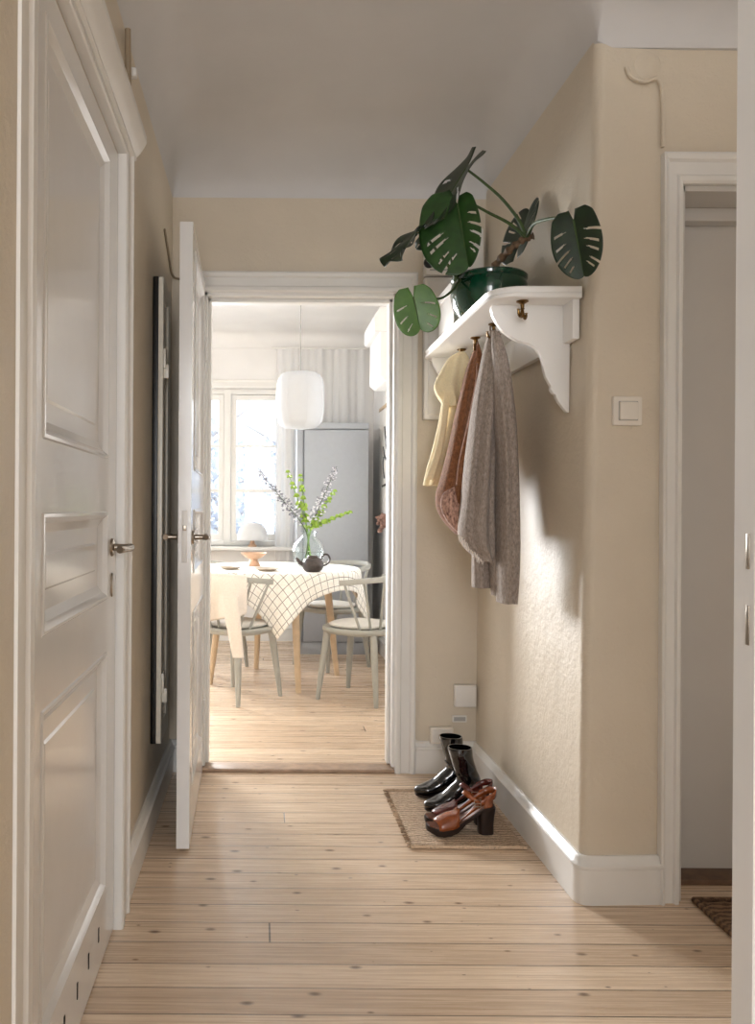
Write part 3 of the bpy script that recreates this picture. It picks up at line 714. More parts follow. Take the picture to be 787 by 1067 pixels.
w = MB(); w.tube(spl([P(512, 350, 2.75), P(511, 342, 2.755), P(513, 337, 2.76), P(516, 343, 2.765), P(517, 350, 2.76)], 4), .003, 6); w.build('hanging_loop', M['wool'], t)
w = MB(); rnd = random.Random(4)
for q in range(26):
    f = q/25; px = 478+f*26; py = 556+f*26 if f < .8 else 577+(f-.8)*20
    a = P(px, py, 2.735-.02*rnd.random()); w.tube(spl([a, a+V(-.003*rnd.random(), -.003, -.011), a+V(-.006*rnd.random()+.002, -.002, -.02-.012*rnd.random())], 3), [.0013]*6+[.0007], 5)
w.build('fringe', M['fringe'], t)

# ---------------- jute mat
ma0 = (.502, .886, 2.725, 3.27)
t = thing('jute_mat', 'rectangular woven jute mat under the shoes beside the right baseboard', 'mat', ((ma0[0]+ma0[1])/2, 3.0, 0))
w = MB(); bm = w.bm; nx, ny = 30, 44; rnd = random.Random(3)
for zz in (0.001, .009):
    pass
def matz(x, y): return .008+.0012*math.sin(y*150)+.001*math.sin(x*140+y*20)
gt = [[bm.verts.new((ma0[0]+(ma0[1]-ma0[0])*i/nx+.004*math.sin(j*.9)*(1 if i in (0,) else 0), ma0[2]+(ma0[3]-ma0[2])*j/ny, matz(i/nx*.4, j/ny*.5) if 0 < i < nx and 0 < j < ny else .001)) for i in range(nx+1)] for j in range(ny+1)]
for j in range(ny):
    for i in range(nx): bm.faces.new((gt[j][i], gt[j][i+1], gt[j+1][i+1], gt[j+1][i]))
w.build('weave', M['jute'], t)
for y in (ma0[2], ma0[3]):
    w = MB(); w.tube(spl([V(ma0[0]+(ma0[1]-ma0[0])*i/12, y+.0015*math.sin(i*2), .007) for i in range(13)], 3), .0065, 8); w.build('hem', M['jute'], t)
w = MB()
for q in range(30):
    y = ma0[2]+(ma0[3]-ma0[2])*(q+.3*math.sin(q*2.3))/29; r_ = random.Random(q)
    w.tube(spl([V(ma0[0]+.006, y, .007), V(ma0[0]-.004, y+.002, .009), V(ma0[0]-.009-.004*r_.random(), y+.005*r_.random(), .006)], 3), [.0035]*4+[.004]*2+[.002], 6)
w.build('fringe', M['jute'], t)
# brown mat in front of the grey door
t = thing('door_mat', 'dark brown woven mat on the floor in front of the flat grey door', 'mat', (1.6, 2.16, 0))
w = MB(); bm = w.bm; nx, ny = 36, 26; x0, x1, y0, y1 = 1.248, 1.95, 1.94, 2.365
gt = [[bm.verts.new((x0+(x1-x0)*i/nx, y0+(y1-y0)*j/ny, (.009+.0025*math.sin(i*2.1)*math.sin(j*2.3)) if 0 < i < nx and 0 < j < ny else .001)) for i in range(nx+1)] for j in range(ny+1)]
for j in range(ny):
    for i in range(nx): bm.faces.new((gt[j][i], gt[j][i+1], gt[j+1][i+1], gt[j+1][i]))
w.build('weave', M['coir'], t)
w = MB(); e_ = [V(x0, y0, .008), V(x0, y1, .008), V(x1, y1, .008), V(x1, y0, .008), V(x0, y0, .008)]
for a, b in zip(e_, e_[1:]): w.tube([a, b], .008, 8)
w.build('border', M['coir'], t)

# ---------------- shoes.  local: toe towards -X, heel at x=0, y sideways, z up
def ring(c, tdir, hh, hw, seg=24, flatb=0):
    """ellipse round c, perpendicular to tdir in the XZ plane"""
    t_ = Vector(tdir).normalized(); u = V(-t_.z, 0, t_.x)
    pts = []
    for q in range(seg):
        a = 2*PI*q/seg; s_ = math.sin(a)
        pts.append(Vector(c)+u*(hh*s_)+V(0, 1, 0)*(hw*math.cos(a)))
    return pts
def outline(us, wl, zf, inset=0, dz=0):
    """closed plan outline of a sole from lists of stations"""
    a = [V(-u, w_-inset, zf(u)+dz) for u, w_ in zip(us, wl)]; b = [V(-u, -w_*.92+inset, zf(u)+dz) for u, w_ in zip(us, wl)][::-1]
    return a+b
def slab(us, wl, ztop, zbot):
    m = MB(); pa, pb = [], []; bm = m.bm; rows = []
    for u, w_ in zip(us, wl):
        rows.append([bm.verts.new(p) for p in (V(-u, w_, ztop(u)), V(-u, w_+.001, (ztop(u)+zbot(u))/2), V(-u, w_-.002, zbot(u)), V(-u, -w_*.94+.002, zbot(u)), V(-u, -w_*.94-.001, (ztop(u)+zbot(u))/2), V(-u, -w_*.94, ztop(u)))])
    for a, b in zip(rows, rows[1:]):
        for i in range(6): bm.faces.new((a[i], a[(i+1) % 6], b[(i+1) % 6], b[i]))
    bm.faces.new(rows[0][::-1]); bm.faces.new(rows[-1]); return m
def interp(tab):
    def f(u):
        for (a, b), (c, d) in zip(tab, tab[1:]):
            if u <= c:
                t_ = max(0, (u-a)/(c-a)); t_ = t_*t_*(3-2*t_); return b+(d-b)*t_
        return tab[-1][1]
    return f
US = [0, .006, .016, .03, .05, .075, .10, .13, .155, .18, .20, .215, .226, .232]
def boot(label, loc, rz, lean=0, H=.245):
    t = thing('ankle_boot', label, 'boot', loc, rz, 'black ankle boots on the jute mat', world=False)
    # shaft down into the foot
    l_ = lean
    spine = [((-.045+l_, 0, H), (0, 0, -1), .044, .042), ((-.045+l_*.97, 0, H-.012), (0, 0, -1), .0445, .042), ((-.045+l_*.8, 0, H-.05), (.05, 0, -1), .041, .039), ((-.045+l_*.6, 0, H-.085), (.05, 0, -1), .042, .036),
             ((-.052+l_*.3, 0, .122), (-.22, 0, -1), .050, .035), ((-.066+l_*.1, 0, .098), (-.65, 0, -.8), .062, .034), ((-.092, 0, .074), (-1, 0, -.5), .045, .034),
             ((-.120, 0, .056), (-1, 0, -.42), .038, .036), ((-.150, 0, .041), (-1, 0, -.3), .030, .038), ((-.180, 0, .032), (-1, 0, -.12), .023, .037), ((-.207, 0, .028), (-1, 0, 0), .018, .031), ((-.226, 0, .026), (-1, 0, 0), .014, .021), ((-.236, 0, .025), (-1, 0, 0), .008, .010)]
    secs = []
    for i in range(len(spine)):
        c, d, a, b = spine[i]; secs.append(ring(c, d, a, b))
    # finer: interpolate each point along the spine
    fine = []
    for q in range(24):
        fine.append(spl([s_[q] for s_ in secs], 4))
    secs = [[fine[q][i] for q in range(24)] for i in range(len(fine[0]))]
    for i, sec in enumerate(secs):
        k_ = i/len(secs)
        for p in sec:
            p.y += .0016*math.sin(p.z*120+p.x*60); p.z = max(p.z, .010+max(0, (.0-p.x-.0))*0)
    inner = [[p.lerp(sum(secs[q_], V(0, 0, 0))/24, .08) for p in secs[q_]] for q_ in (9, 6, 4, 0)]
    m = MB(); m.loft(inner+secs, cap=True); m.build('upper', M['bootk'], t, smooth=70)
    zt = interp([(0, .066), (.04, .060), (.10, .034), (.15, .013), (.19, .010), (.24, .012)]); zb = interp([(0, .058), (.04, .052), (.10, .026), (.15, .004), (.19, .001), (.24, .006)])
    wl = [.016, .026, .032, .034, .033, .030, .032, .038, .041, .039, .034, .026, .018, .010]
    slab(US, wl, zt, zb).build('sole', M['solek'], t, smooth=50)
    m = MB(); secs = []
    for z, k_ in ((0, .9), (.02, .9), (.045, 1.0), (.064, 1.08)):
        secs.append([V(-.004-.026*k_+.028*k_*math.cos(a), .030*k_*math.sin(a), z) for a in [2*PI*q/20 for q in range(20)]])
    m.loft(secs); m.build('heel', M['bootk'], t)
    m = MB(); m.tube([V(-.045+lean+.0, .0485, H-.02+.0), V(-.045+lean*.6, .037, .15)], .0018, 6); m.build('zip', M['solek'], t)
    return t
boot('far black patent ankle boot standing at the back of the jute mat', (.838, 3.215, .009), R(4), lean=-.05, H=.232)
boot('near black patent ankle boot leaning behind the brown sandals', (.842, 3.075, .009), R(9), lean=-.055, H=.232)
def sandal(label, loc, rz, band):
    t = thing('heeled_sandal', label, 'sandal', loc, rz, 'brown heeled sandals on the jute mat', world=False)
    zt = interp([(0, .102), (.035, .096), (.10, .055), (.15, .030), (.19, .026), (.24, .034)]); zb = interp([(0, .086), (.035, .080), (.10, .038), (.145, .004), (.19, .000), (.24, .016)])
    wl = [.018, .027, .032, .033, .030, .026, .029, .036, .040, .040, .036, .030, .022, .012]
    slab(US, wl, zt, zb).build('platform_sole', M['solek'], t, smooth=50)
    slab(US[1:-1], [x-.003 for x in wl[1:-1]], lambda u: zt(u)+.003, lambda u: zt(u)-.004).build('insole', M['insole'], t, smooth=50)
    m = MB(); secs = []
    for z, k_ in ((0, .86), (.03, .84), (.06, .92), (.092, 1.06)):
        sec = []
        for q in range(24):
            a = 2*PI*q/24; ca, sa = math.cos(a), math.sin(a)
            sec.append(V(-.026+.030*k_*math.copysign(abs(ca)**.6, ca), .029*k_*math.copysign(abs(sa)**.6, sa), z))
        secs.append(sec)
    m.loft(secs); m.build('block_heel', M['solek'], t)
    # toe band: open-toed, arched over the ball of the foot
    wi = interp(list(zip(US, wl)))
    m = MB(); rows = []
    for u, hgt in ((.128, .056), (.14, .054), (.155, .049), (.17, .043), (.185, .036), (.197, .029)):
        row = []
        for q in range(17):
            a = PI*q/16; y = math.cos(a); row.append(V(-u-(.012*(1-abs(y))**1 if u > .15 else -.010*(1-abs(y))), wi(u)*1.04*math.copysign(abs(y)**.8, y)*(1 if y > 0 else .95), zt(u)-.004+hgt*math.sin(a)**.8*.86))
        rows.append(row)
    m.loft(rows, cap=False, closed=False); m.build('toe_band', band, t, smooth=70, solid=.003)
    def strap(pts, wdt, name, mat, n=6, solid=.0026):
        """flat band through points; the second vector of each pair is its width direction"""
        c = spl([p for p, _ in pts], n); d = spl([q for _, q in pts], n); m = MB()
        m.loft([[a-b.normalized()*wdt/2 for a, b in zip(c, d)], [a+b.normalized()*wdt/2 for a, b in zip(c, d)]], cap=False, closed=False)
        return m.build(name, mat, t, smooth=70, solid=solid)
    U = V(.35, 0, 1)
    # side straps climb from the band to the heel and loop round behind
    for s_ in (1, -1):
        strap([(V(-.135, s_*.037, .048), V(.6, 0, .8)), (V(-.105, s_*.034, .072), V(.6, 0, .8)), (V(-.075, s_*.031, .094), V(.3, 0, 1)), (V(-.05, s_*.032, .112), V(.1, 0, 1)), (V(-.02, s_*.031, .128), V(0, 0, 1))], .020, 'side_strap', band)
    strap([(V(-.03, .032, .125), V(0, 0, 1)), (V(-.004, .027, .137), V(0, 0, 1)), (V(.010, 0, .143), V(0, 0, 1)), (V(-.004, -.027, .137), V(0, 0, 1)), (V(-.03, -.032, .125), V(0, 0, 1))], .024, 'heel_strap', band)
    strap([(V(-.028, .032, .096), V(1, 0, .2)), (V(-.026, .033, .118), V(1, 0, .2)), (V(-.022, .032, .138), V(1, 0, .2))], .03, 'quarter', band)
    strap([(V(-.028, -.031, .096), V(1, 0, .2)), (V(-.026, -.032, .118), V(1, 0, .2)), (V(-.022, -.031, .138), V(1, 0, .2))], .03, 'quarter', band)
    # ankle strap arching over the instep
    strap([(V(-.055, .033, .110), V(.5, 0, .8)), (V(-.088, .028, .132), V(.6, 0, .8)), (V(-.104, 0, .142), V(.7, 0, .7)), (V(-.088, -.028, .132), V(.6, 0, .8)), (V(-.055, -.033, .110), V(.5, 0, .8))], .014, 'ankle_strap', band)
    m = MB(); b0 = V(-.066, -.0365, .114)
    m.tube([b0+V(x*.011, 0, z*.011) for x, z in ((-1, -1), (1, -1), (1, 1), (-1, 1), (-1, -1))], .0018, 6); m.tube([b0+V(-.011, 0, 0), b0+V(.009, -.002, 0)], .0014, 6); m.build('buckle', M['metal'], t)
    return t
sandal('far oxblood and brown heeled sandal between the boots and near sandal', (.816, 2.928, .009), R(6), M['oxblood'])
sandal('nearest tan brown open-toed sandal with a thick block heel', (.806, 2.845, .009), R(4), M['tan'])

# ================================================================== KITCHEN OBJECTS
# ---------------- fridge
fx0, fx1, fy0, fy1, fz = .275, .826, 6.34, 6.93, 1.785
t = thing('fridge', 'tall grey fridge standing against the kitchen back wall', 'fridge', ((fx0+fx1)/2, fy0, 0))
MB().box(fx0, fx1, fy0+.03, fy1, .05, fz, bev=.006).build('body', M['fridge'], t)
MB().box(fx0+.055, fx1, fy0, fy0+.028, .10, fz-.055, bev=.008).build('door', M['fridge'], t)
MB().box(fx0, fx1, fy0+.002, fy0+.03, fz-.048, fz, bev=.004).build('top_panel', M['fridge'], t)
MB().box(fx0, fx0+.045, fy0+.006, fy0+.03, .05, fz-.05, bev=.004).build('side_filler', M['fridge'], t)
MB().box(fx0+.004, fx1-.004, fy0+.012, fy1-.1, 0, .094, bev=.003).build('plinth', M['fridge'], t)
# ---------------- curtain
t = thing('curtain', 'white sheer curtain hanging from a rail between window and fridge', 'curtain', (.5, 6.9, .6))
def pleat(x0, x1, z0, z1, y, n, amp):
    m = MB(); N = n*12; rows = []
    for z in [z1-(z1-z0)*q/16 for q in range(17)]:
        f = (z1-z)/(z1-z0); rows.append([V(x0+(x1-x0)*i/N+.008*math.sin(i*1.3)*f, y+amp*(.55+.45*f)*math.sin(2*PI*i/12+.5*math.sin(i*.21))+.012*math.sin(i*.17+f), z) for i in range(N+1)])
    m.loft(rows, cap=False, closed=False); return m
pleat(.12, .86, .50, 2.465, 6.955-.02, 11, .012).build('curtain_fabric', M['sheer'], t, smooth=70)
w = MB(); w.tube([V(.08, 6.94, 2.472), V(.88, 6.94, 2.472)], .009, 10); w.build('curtain_rail', M['paint2'], t)
for q in range(3): MB().box(.12+q*.37-.006, .12+q*.37+.006, 6.94, 7.0, 2.468, 2.478).build('rail_bracket', M['paint2'], t)
# ---------------- pendant lamp
lc = P(313, 417, 5.3)
t = thing('pendant_lamp', 'white rounded fabric pendant lamp hanging over the kitchen table', 'lamp', V(lc.x, lc.y, lc.z-.18))
prof = [(.02, -.182), (.07, -.182), (.10, -.176), (.125, -.160), (.143, -.130), (.152, -.08), (.155, -.02), (.155, .04), (.151, .095), (.142, .135), (.124, .162), (.10, .174), (.07, .180), (.02, .182)]
w = MB(); w.lathe(prof, lc, 64, fn=lambda u, z: 1+.006*abs(math.sin(u*PI*8))); w.build('lamp_shade', M['shade'], t, smooth=50)
w = MB()
for q in range(8):
    a = 2*PI*(q+.3)/8; w.tube([lc+V(r_*1.004*math.cos(a), r_*1.004*math.sin(a), z) for r_, z in prof[1:-1]], .0014, 5)
w.build('rib', M['shade'], t)
w = MB(); w.tube([lc+V(0, 0, .18), V(lc.x, lc.y, KH+.095)], .0035, 8); w.build('cord', M['cordm'], t)
w = MB(); w.lathe([(.001, .0), (.05, 0), (.052, -.01), (.03, -.03), (.006, -.04)], (lc.x, lc.y, KH+.1), 24); w.build('ceiling_cup', M['paint2'], t)
# ---------------- table
tc = V(.10, 5.40, 0); TR = .535; TZ = .735
t = thing('dining_table', 'round dining table with pale wooden legs under the checked cloth', 'table', tc)
w = MB(); w.lathe([(.001, TZ-.026), (TR-.012, TZ-.026), (TR, TZ-.014), (TR, TZ-.006), (TR-.004, TZ-.002), (.001, TZ-.002)], tc, 64); w.build('table_top', M['lwood'], t)
w = MB(); w.lathe([(.34, TZ-.08), (.36, TZ-.08), (.36, TZ-.026), (.34, TZ-.026)], tc, 48); w.build('apron', M['lwood'], t)
for fxy in (V(.235, 5.02, 0), V(.520, 5.57, 0), V(-.318, 5.26, 0), V(-.027, 5.78, 0)):
    d = (fxy-tc); topp = tc+d*.80+V(0, 0, TZ-.03); w = MB(); w.tube([fxy, fxy.lerp(topp, .5), topp], [.017, .023, .027], 14); w.build('leg', M['lwood'], t)
# ---------------- tablecloth
w = MB(); bm = w.bm; NG = 96; hs = .93/math.sqrt(2)*1.0; rot = R(45)
hs = .655; uvs = {}
def cloth(u, v):
    x, y = u*math.cos(rot)-v*math.sin(rot), u*math.sin(rot)+v*math.cos(rot); r_ = math.hypot(x, y); a = math.atan2(y, x); Rr = TR+.004
    if r_ <= Rr: return V(tc.x+x, tc.y+y, TZ+.0015)
    d = r_-Rr; k_ = min(1, d/.30)
    rip = .030*k_*math.sin(8*a+.6)+.016*k_*math.sin(13*a+1.7); rad = Rr+.010*min(1, d/.02)+.02*k_+rip
    # corner tails gather inwards as they hang
    aa = a
    return V(tc.x+rad*math.cos(aa), tc.y+rad*math.sin(aa), TZ+.0015-max(0, d-.006)+0.0*k_)
vs = [[bm.verts.new(cloth(-hs+2*hs*i/NG, -hs+2*hs*j/NG)) for i in range(NG+1)] for j in range(NG+1)]
lay = bm.loops.layers.uv.new('cloth')
for j in range(NG):
    for i in range(NG):
        f = bm.faces.new((vs[j][i], vs[j][i+1], vs[j+1][i+1], vs[j+1][i]))
        for lp, (a, b) in zip(f.loops, ((i, j), (i+1, j), (i+1, j+1), (i, j+1))): lp[lay].uv = (-hs+2*hs*a/NG+5, -hs+2*hs*b/NG+5)
o = w.build('tablecloth', M['check'], origin=tc+V(0, 0, TZ), smooth=70, solid=.002); tag(o, 'off-white tablecloth with a thin dark check draped over the round table', 'tablecloth')
TT = TZ+.003
# ---------------- chairs (local: faces +Y, origin on the floor)
def make_chair(label):
    t = thing('spindle_chair', label, 'chair', (0, 0, 0), 0, 'grey-green spindle chairs round the table', world=False)
    SZ = .43
    pts = []
    for q in range(40):
        a = 2*PI*q/40; ca, sa = math.cos(a), math.sin(a); pts.append((.225*math.copysign(abs(ca)**.75, ca), .215*math.copysign(abs(sa)**.75, sa)))
    m = MB(); m.loft([[V(x*.93, y*.93, SZ-.036) for x, y in pts], [V(x, y, SZ-.022) for x, y in pts], [V(x, y, SZ-.006) for x, y in pts], [V(x*.985, y*.985, SZ) for x, y in pts], [V(x*.8, y*.8, SZ-.004) for x, y in pts], [V(x*.02, y*.02, SZ-.008) for x, y in pts]]); m.build('seat', M['chair'], t, smooth=50)
    for sx in (-1, 1):
        for sy in (-1, 1):
            m = MB(); m.tube([V(sx*.190, sy*.190, 0), V(sx*.176, sy*.176, .15), V(sx*.150, sy*.150, SZ-.03)], [.0125, .018, .023], 12); m.build('leg', M['chair'], t)
    arc = []
    for q in range(29):
        f = q/28; a = R(180+180*f); z = .700+.030*math.sin(f*PI); arc.append((V(.275*math.cos(a), .255*math.sin(a), z), a))
    m = MB(); m.loft([[p+V(math.cos(a)*r_, math.sin(a)*r_, z) for r_, z in ((-.009, -.016), (.009, -.016), (.013, 0), (.011, .015), (-.007, .015), (-.012, 0))] for p, a in arc]); m.build('back_rail', M['chair'], t, smooth=50)
    for q in range(8):
        f = .05+.9*q/7; p, a = arc[round(f*28)]; f2 = .5+(f-.5)*.80; a2 = R(180+180*f2)
        m = MB(); m.tube([V(.188*math.cos(a2), .182*math.sin(a2), SZ-.01), p+V(0, 0, -.012)], [.0085, .0075], 8); m.build('spindle', M['chair'], t)
    m = MB(); m.loft([[V(x*k_*.9, y*k_*.9+.01, SZ+z) for x, y in pts] for k_, z in ((.80, -.004), (.88, .004), (.88, .014), (.80, .022), (.4, .024), (.02, .024))]); m.build('seat_pad', M['pad'], t, smooth=50)
    return t
proto = make_chair('grey-green spindle chair with no garment on it, near the doorway casing')
def place(o, x, y, face, label=None):
    o.location = (x, y, 0); o.rotation_euler = (0, 0, R(face-90))
    if label: o['label'] = label
place(proto, .605, 4.91, 146)
c2 = copy_tree(proto); place(c2, -.145, 4.915, 50, 'grey-green spindle chair with a cream sweater thrown over its back rail')
c3 = copy_tree(proto); place(c3, .51, 5.90, 215, 'grey-green spindle chair on the fridge side of the table')
c4 = copy_tree(proto); place(c4, -.36, 5.82, -40, 'grey-green spindle chair on the window side of the table')
# ---------------- cream sweater over the left chair's back rail
t = thing('cream_sweater', 'cream sweater draped over the back of the chair nearest the door leaf', 'sweater', (-.19, 4.85, .70))
cc_ = V(-.145, 4.915, 0); fc = R(50)
def rail(al):      # al: degrees in the chair's own frame; point and outward direction
    a = R(al); loc = V(.275*math.cos(a), .255*math.sin(a), 0); rz = fc-PI/2; rm = Matrix.Rotation(rz, 3, 'Z')
    f = (al-180)/180; return cc_+rm @ loc+V(0, 0, .722+.03*math.sin(f*PI)), (rm @ V(math.cos(a), math.sin(a), 0))
m = MB(); rows = []
angs = [190+4*q for q in range(34)]
for al in angs:
    p, o_ = rail(al); f = (al-190)/132; drop = .235-.05*math.sin(f*7)-.02*f+(.03 if f > .85 else 0); row = []
    wv = .010*math.sin(al*.19)+.006*math.sin(al*.43)
    for (od, z) in ((-.05+wv, -.20), (-.040+wv, -.12), (-.032, -.05), (-.020, -.006), (0, .004), (.022, -.004), (.034, -.05), (.040+wv, -.11), (.046+wv*1.5, -.17), (.050+wv*2, -drop)):
        row.append(p+o_*od+V(0, 0, z))
    rows.append(row)
fine = []
m.loft(rows, cap=False, closed=False); m.build('body', M['linen'], t, smooth=70, solid=.006, subd=1)
def sl(al, od, z0, z1, w0, w1, dx=0):
    p, o_ = rail(al); tdir = V(-o_.y, o_.x, 0); m = MB(); secs = []
    for q in range(9):
        f = q/8; c = p+o_*(od+.012*math.sin(f*3))+tdir*(dx*f)+V(0, 0, z0+(z1-z0)*f); wd = w0+(w1-w0)*f
        secs.append([c+tdir*(wd*math.cos(a))+o_*(.014*math.sin(a)*(1+.3*math.sin(3*a))) for a in [2*PI*k_/16 for k_ in range(16)]])
    m.loft(secs); m.build('sleeve', M['linen'], t, smooth=60)
sl(304, .062, -.12, -.455, .050, .032, .05); sl(255, -.050, -.15, -.31, .05, .04)
# ---------------- things on the table
tv = V(.31, 5.38, TT)
t = thing('glass_vase', 'round clear glass vase with flower stems on the table', 'vase', tv)
vp = [(.03, .003), (.06, .004), (.085, .025), (.102, .065), (.107, .105), (.098, .145), (.074, .178), (.050, .196), (.044, .208), (.048, .226), (.056, .238), (.052, .238), (.044, .226), (.040, .208), (.046, .194), (.070, .174), (.094, .143), (.103, .105), (.098, .066), (.082, .029), (.058, .009), (.03, .008)]
w = MB(); w.lathe(vp, tv, 48); w.build('vase_body', M['vase'], t)
MBw = MB(); MBw.lathe([(.001, .009), (.056, .010), (.080, .030), (.096, .067), (.101, .100), (.001, .101)], tv, 40); MBw.build('water', M['vase'], t)
def flower(kind, label, base_off, tip, seed):
    rnd = random.Random(seed); p0 = tv+V(base_off[0], base_off[1], .015); nk = tv+V(base_off[0]*-.3+.012*(tip.x-tv.x)/.2, base_off[1]*-.3, .225)
    t = thing(kind, label, 'flower', p0, 0, None); pts = spl([p0, nk, nk.lerp(tip, .5)+V(0, 0, .015), tip], 8)
    w = MB(); w.tube(pts, [.0042-.0024*i/(len(pts)-1) for i in range(len(pts))], 6); w.build('stem', M['gstem'] if kind == 'bells_of_ireland' else M['petiole'], t)
    n = len(pts); st = 11
    if kind == 'bells_of_ireland':
        for q in range(9):
            i = st+int((n-1-st)*q/8); c = pts[i]; sz = .017*(1-.45*q/8); w = MB()
            for k_ in range(4):
                a = k_*PI/2+q*.8; d = V(math.cos(a), math.sin(a)*.9, .35).normalized(); b = MB(); b.lathe([(.15*sz, 0), (.5*sz, .5*sz), (.95*sz, 1.0*sz), (1.15*sz, 1.2*sz), (.85*sz, .95*sz), (.3*sz, .45*sz)], seg=9)
                mt = Matrix.Translation(c+d*.002) @ d.to_track_quat('Z', 'Y').to_matrix().to_4x4(); w.merge(b.bm, mt)
            w.build('bell_whorl', M['bell'], t, smooth=60)
        for k_ in range(3):
            b = MB(); d = V(math.cos(k_*2.1+seed), math.sin(k_*2.1+seed), .4).normalized(); c = pts[st-2]
            b.tube(spl([c, c+d*.03+V(0, 0, .01), c+d*.06], 4), [.002, .006, .009, .010, .009, .008, .005, .003, .001], 6, flat=.2); b.build('leaf', M['bell'], t)
    else:
        w = MB(); w2 = MB()
        for q in range(210):
            f = q/210; i = st+int((n-1-st)*f); c = pts[i]; rad = .06*(1-.75*f)+.004
            d = V(rnd.gauss(0, 1), rnd.gauss(0, 1), rnd.gauss(0, .7)).normalized(); e = c+d*rad*(.4+.6*rnd.random())
            sz = rnd.uniform(.006, .012)*(1-.4*f); tgt = w if rnd.random() < (.62 if kind == 'white_delphinium' else .3) else w2
            b = bmesh.new(); bmesh.ops.create_icosphere(b, subdivisions=1, radius=sz)
            for v in b.verts: v.co.z *= .6
            bmesh.ops.translate(b, vec=e, verts=b.verts); tgt.merge(b)
            if q % 2 == 0: w2.tube([c, e], .0009, 4)
        w.build('blossoms', M['wflower'], t)['kind'] = 'stuff'; w2.build('buds', M['gflower'], t)['kind'] = 'stuff'
    return t
flower('bells_of_ireland', 'green bell flower stem standing upright in the middle of the vase', (.02, -.02), P(313, 496, 5.34), 1)
flower('bells_of_ireland', 'shorter green bell flower stem just left of the upright one', (-.02, .02), P(300, 492, 5.42), 2)
flower('bells_of_ireland', 'green bell flower stem arching to the right of the vase', (.03, .02), P(365, 534, 5.32), 3)
flower('bells_of_ireland', 'small green bell flower stem rising against the grey fridge right of the middle', (.0, .03), P(349, 512, 5.45), 6)
flower('grey_delphinium', 'grey budded branch leaning far to the left of the vase', (-.03, -.01), P(268, 489, 5.36), 4)
flower('white_delphinium', 'pale blossom branch leaning right of the vase before the grey fridge', (.01, .0), P(351, 486, 5.40), 5)
# teapot
tp = P(326, 594, 5.02); tp.z = TT
t = thing('teapot', 'dark brown round teapot on the table in front of the vase', 'teapot', tp)
w = MB(); w.lathe([(.02, .0), (.042, .0), (.056, .012), (.066, .034), (.066, .052), (.055, .074), (.036, .086), (.030, .087)], tp, 40); w.build('body', M['pottery'], t)
w = MB(); w.lathe([(.034, .086), (.034, .092), (.030, .098), (.001, .100)], tp, 32); lid = w.build('lid', M['pottery'], t)
w = MB(); w.tube(spl([tp+V(-.055, 0, .045), tp+V(-.078, 0, .056), tp+V(-.094, 0, .075), tp+V(-.104, 0, .083)], 5), [.014]*6+[.011]*5+[.008]*5, 12); w.build('spout', M['pottery'], t)
w = MB(); w.tube(spl([tp+V(.050, 0, .078), tp+V(.066, 0, .103), tp+V(.090, 0, .104), tp+V(.103, 0, .080), tp+V(.092, 0, .052), tp+V(.064, 0, .036)], 6), .006, 10); w.build('handle', M['pottery'], t)
# pedestal bowl
pb = P(264.5, 590, 5.50); pb.z = TT
t = thing('pedestal_bowl', 'pale wooden pedestal bowl on the table near the window', 'bowl', pb)
w = MB(); w.lathe([(.001, .0), (.042, 0), (.044, .004), (.036, .02), (.027, .034), (.026, .045)], pb, 40); w.build('foot', M['woodbowl'], t)
w = MB(); w.lathe([(.001, .045), (.028, .045), (.055, .058), (.082, .08), (.088, .088), (.083, .088), (.055, .066), (.001, .056)], pb, 48); w.build('dish', M['woodbowl'], t)
for (px, py, y, rad, lab) in ((278, 592, 5.08, .075, 'beige plate on the table in front of the pedestal bowl'), (240, 591, 5.20, .07, 'beige plate on the table left of the pedestal bowl')):
    c_ = P(px, py, y); c_.z = TT; w = MB(); w.lathe([(.001, 0), (rad*.6, 0), (rad*.72, .004), (rad, .014), (rad, .017), (rad*.7, .008), (.001, .005)], c_, 40)
    o = w.build('plate', M['plate'], origin=c_); tag(o, lab, 'plate', 'plates on the table')
# ---------------- window sill lamp
sc_ = V(-.07, 6.93, WZ0)
t = thing('table_lamp', 'small white dome table lamp on the kitchen window sill', 'lamp', sc_)
w = MB(); w.lathe([(.001, 0), (.035, 0), (.036, .012), (.024, .02), (.018, .045), (.012, .06)], sc_, 28); w.build('lamp_base', M['woodbowl'], t)
w = MB(); w.lathe([(.130, .055), (.130, .06), (.128, .10), (.112, .15), (.08, .185), (.04, .20), (.004, .204)], sc_, 40); w.build('lamp_shade', M['sheer'], t)
w = MB(); w.tube([sc_+V(0, 0, .05), sc_+V(0, 0, .2)], .006, 8); w.build('stem', M['paint2'], t)
# ---------------- boxed unit high on the right kitchen wall
t = thing('wall_unit', 'white boxed unit high on the kitchen right wall above the poster', 'wall unit', (.86, 5.5, 1.95))
w = MB(); w.prism([V(KR, 5.35, 1.955), V(.80, 5.35, 1.955), V(.765, 5.35, 1.985), V(.765, 5.35, 2.42), V(KR, 5.35, 2.42)], (0, .5, 0), bev=.012); w.build('body', M['kwall'], t)
w = MB(); w.prism([V(KR, 5.34, 2.27), V(.735, 5.34, 2.27), V(.725, 5.34, 2.285), V(.725, 5.34, 2.37), V(.765, 5.34, 2.435), V(KR, 5.34, 2.435)], (0, .52, 0), bev=.010); w.build('hood', M['kwall'], t)
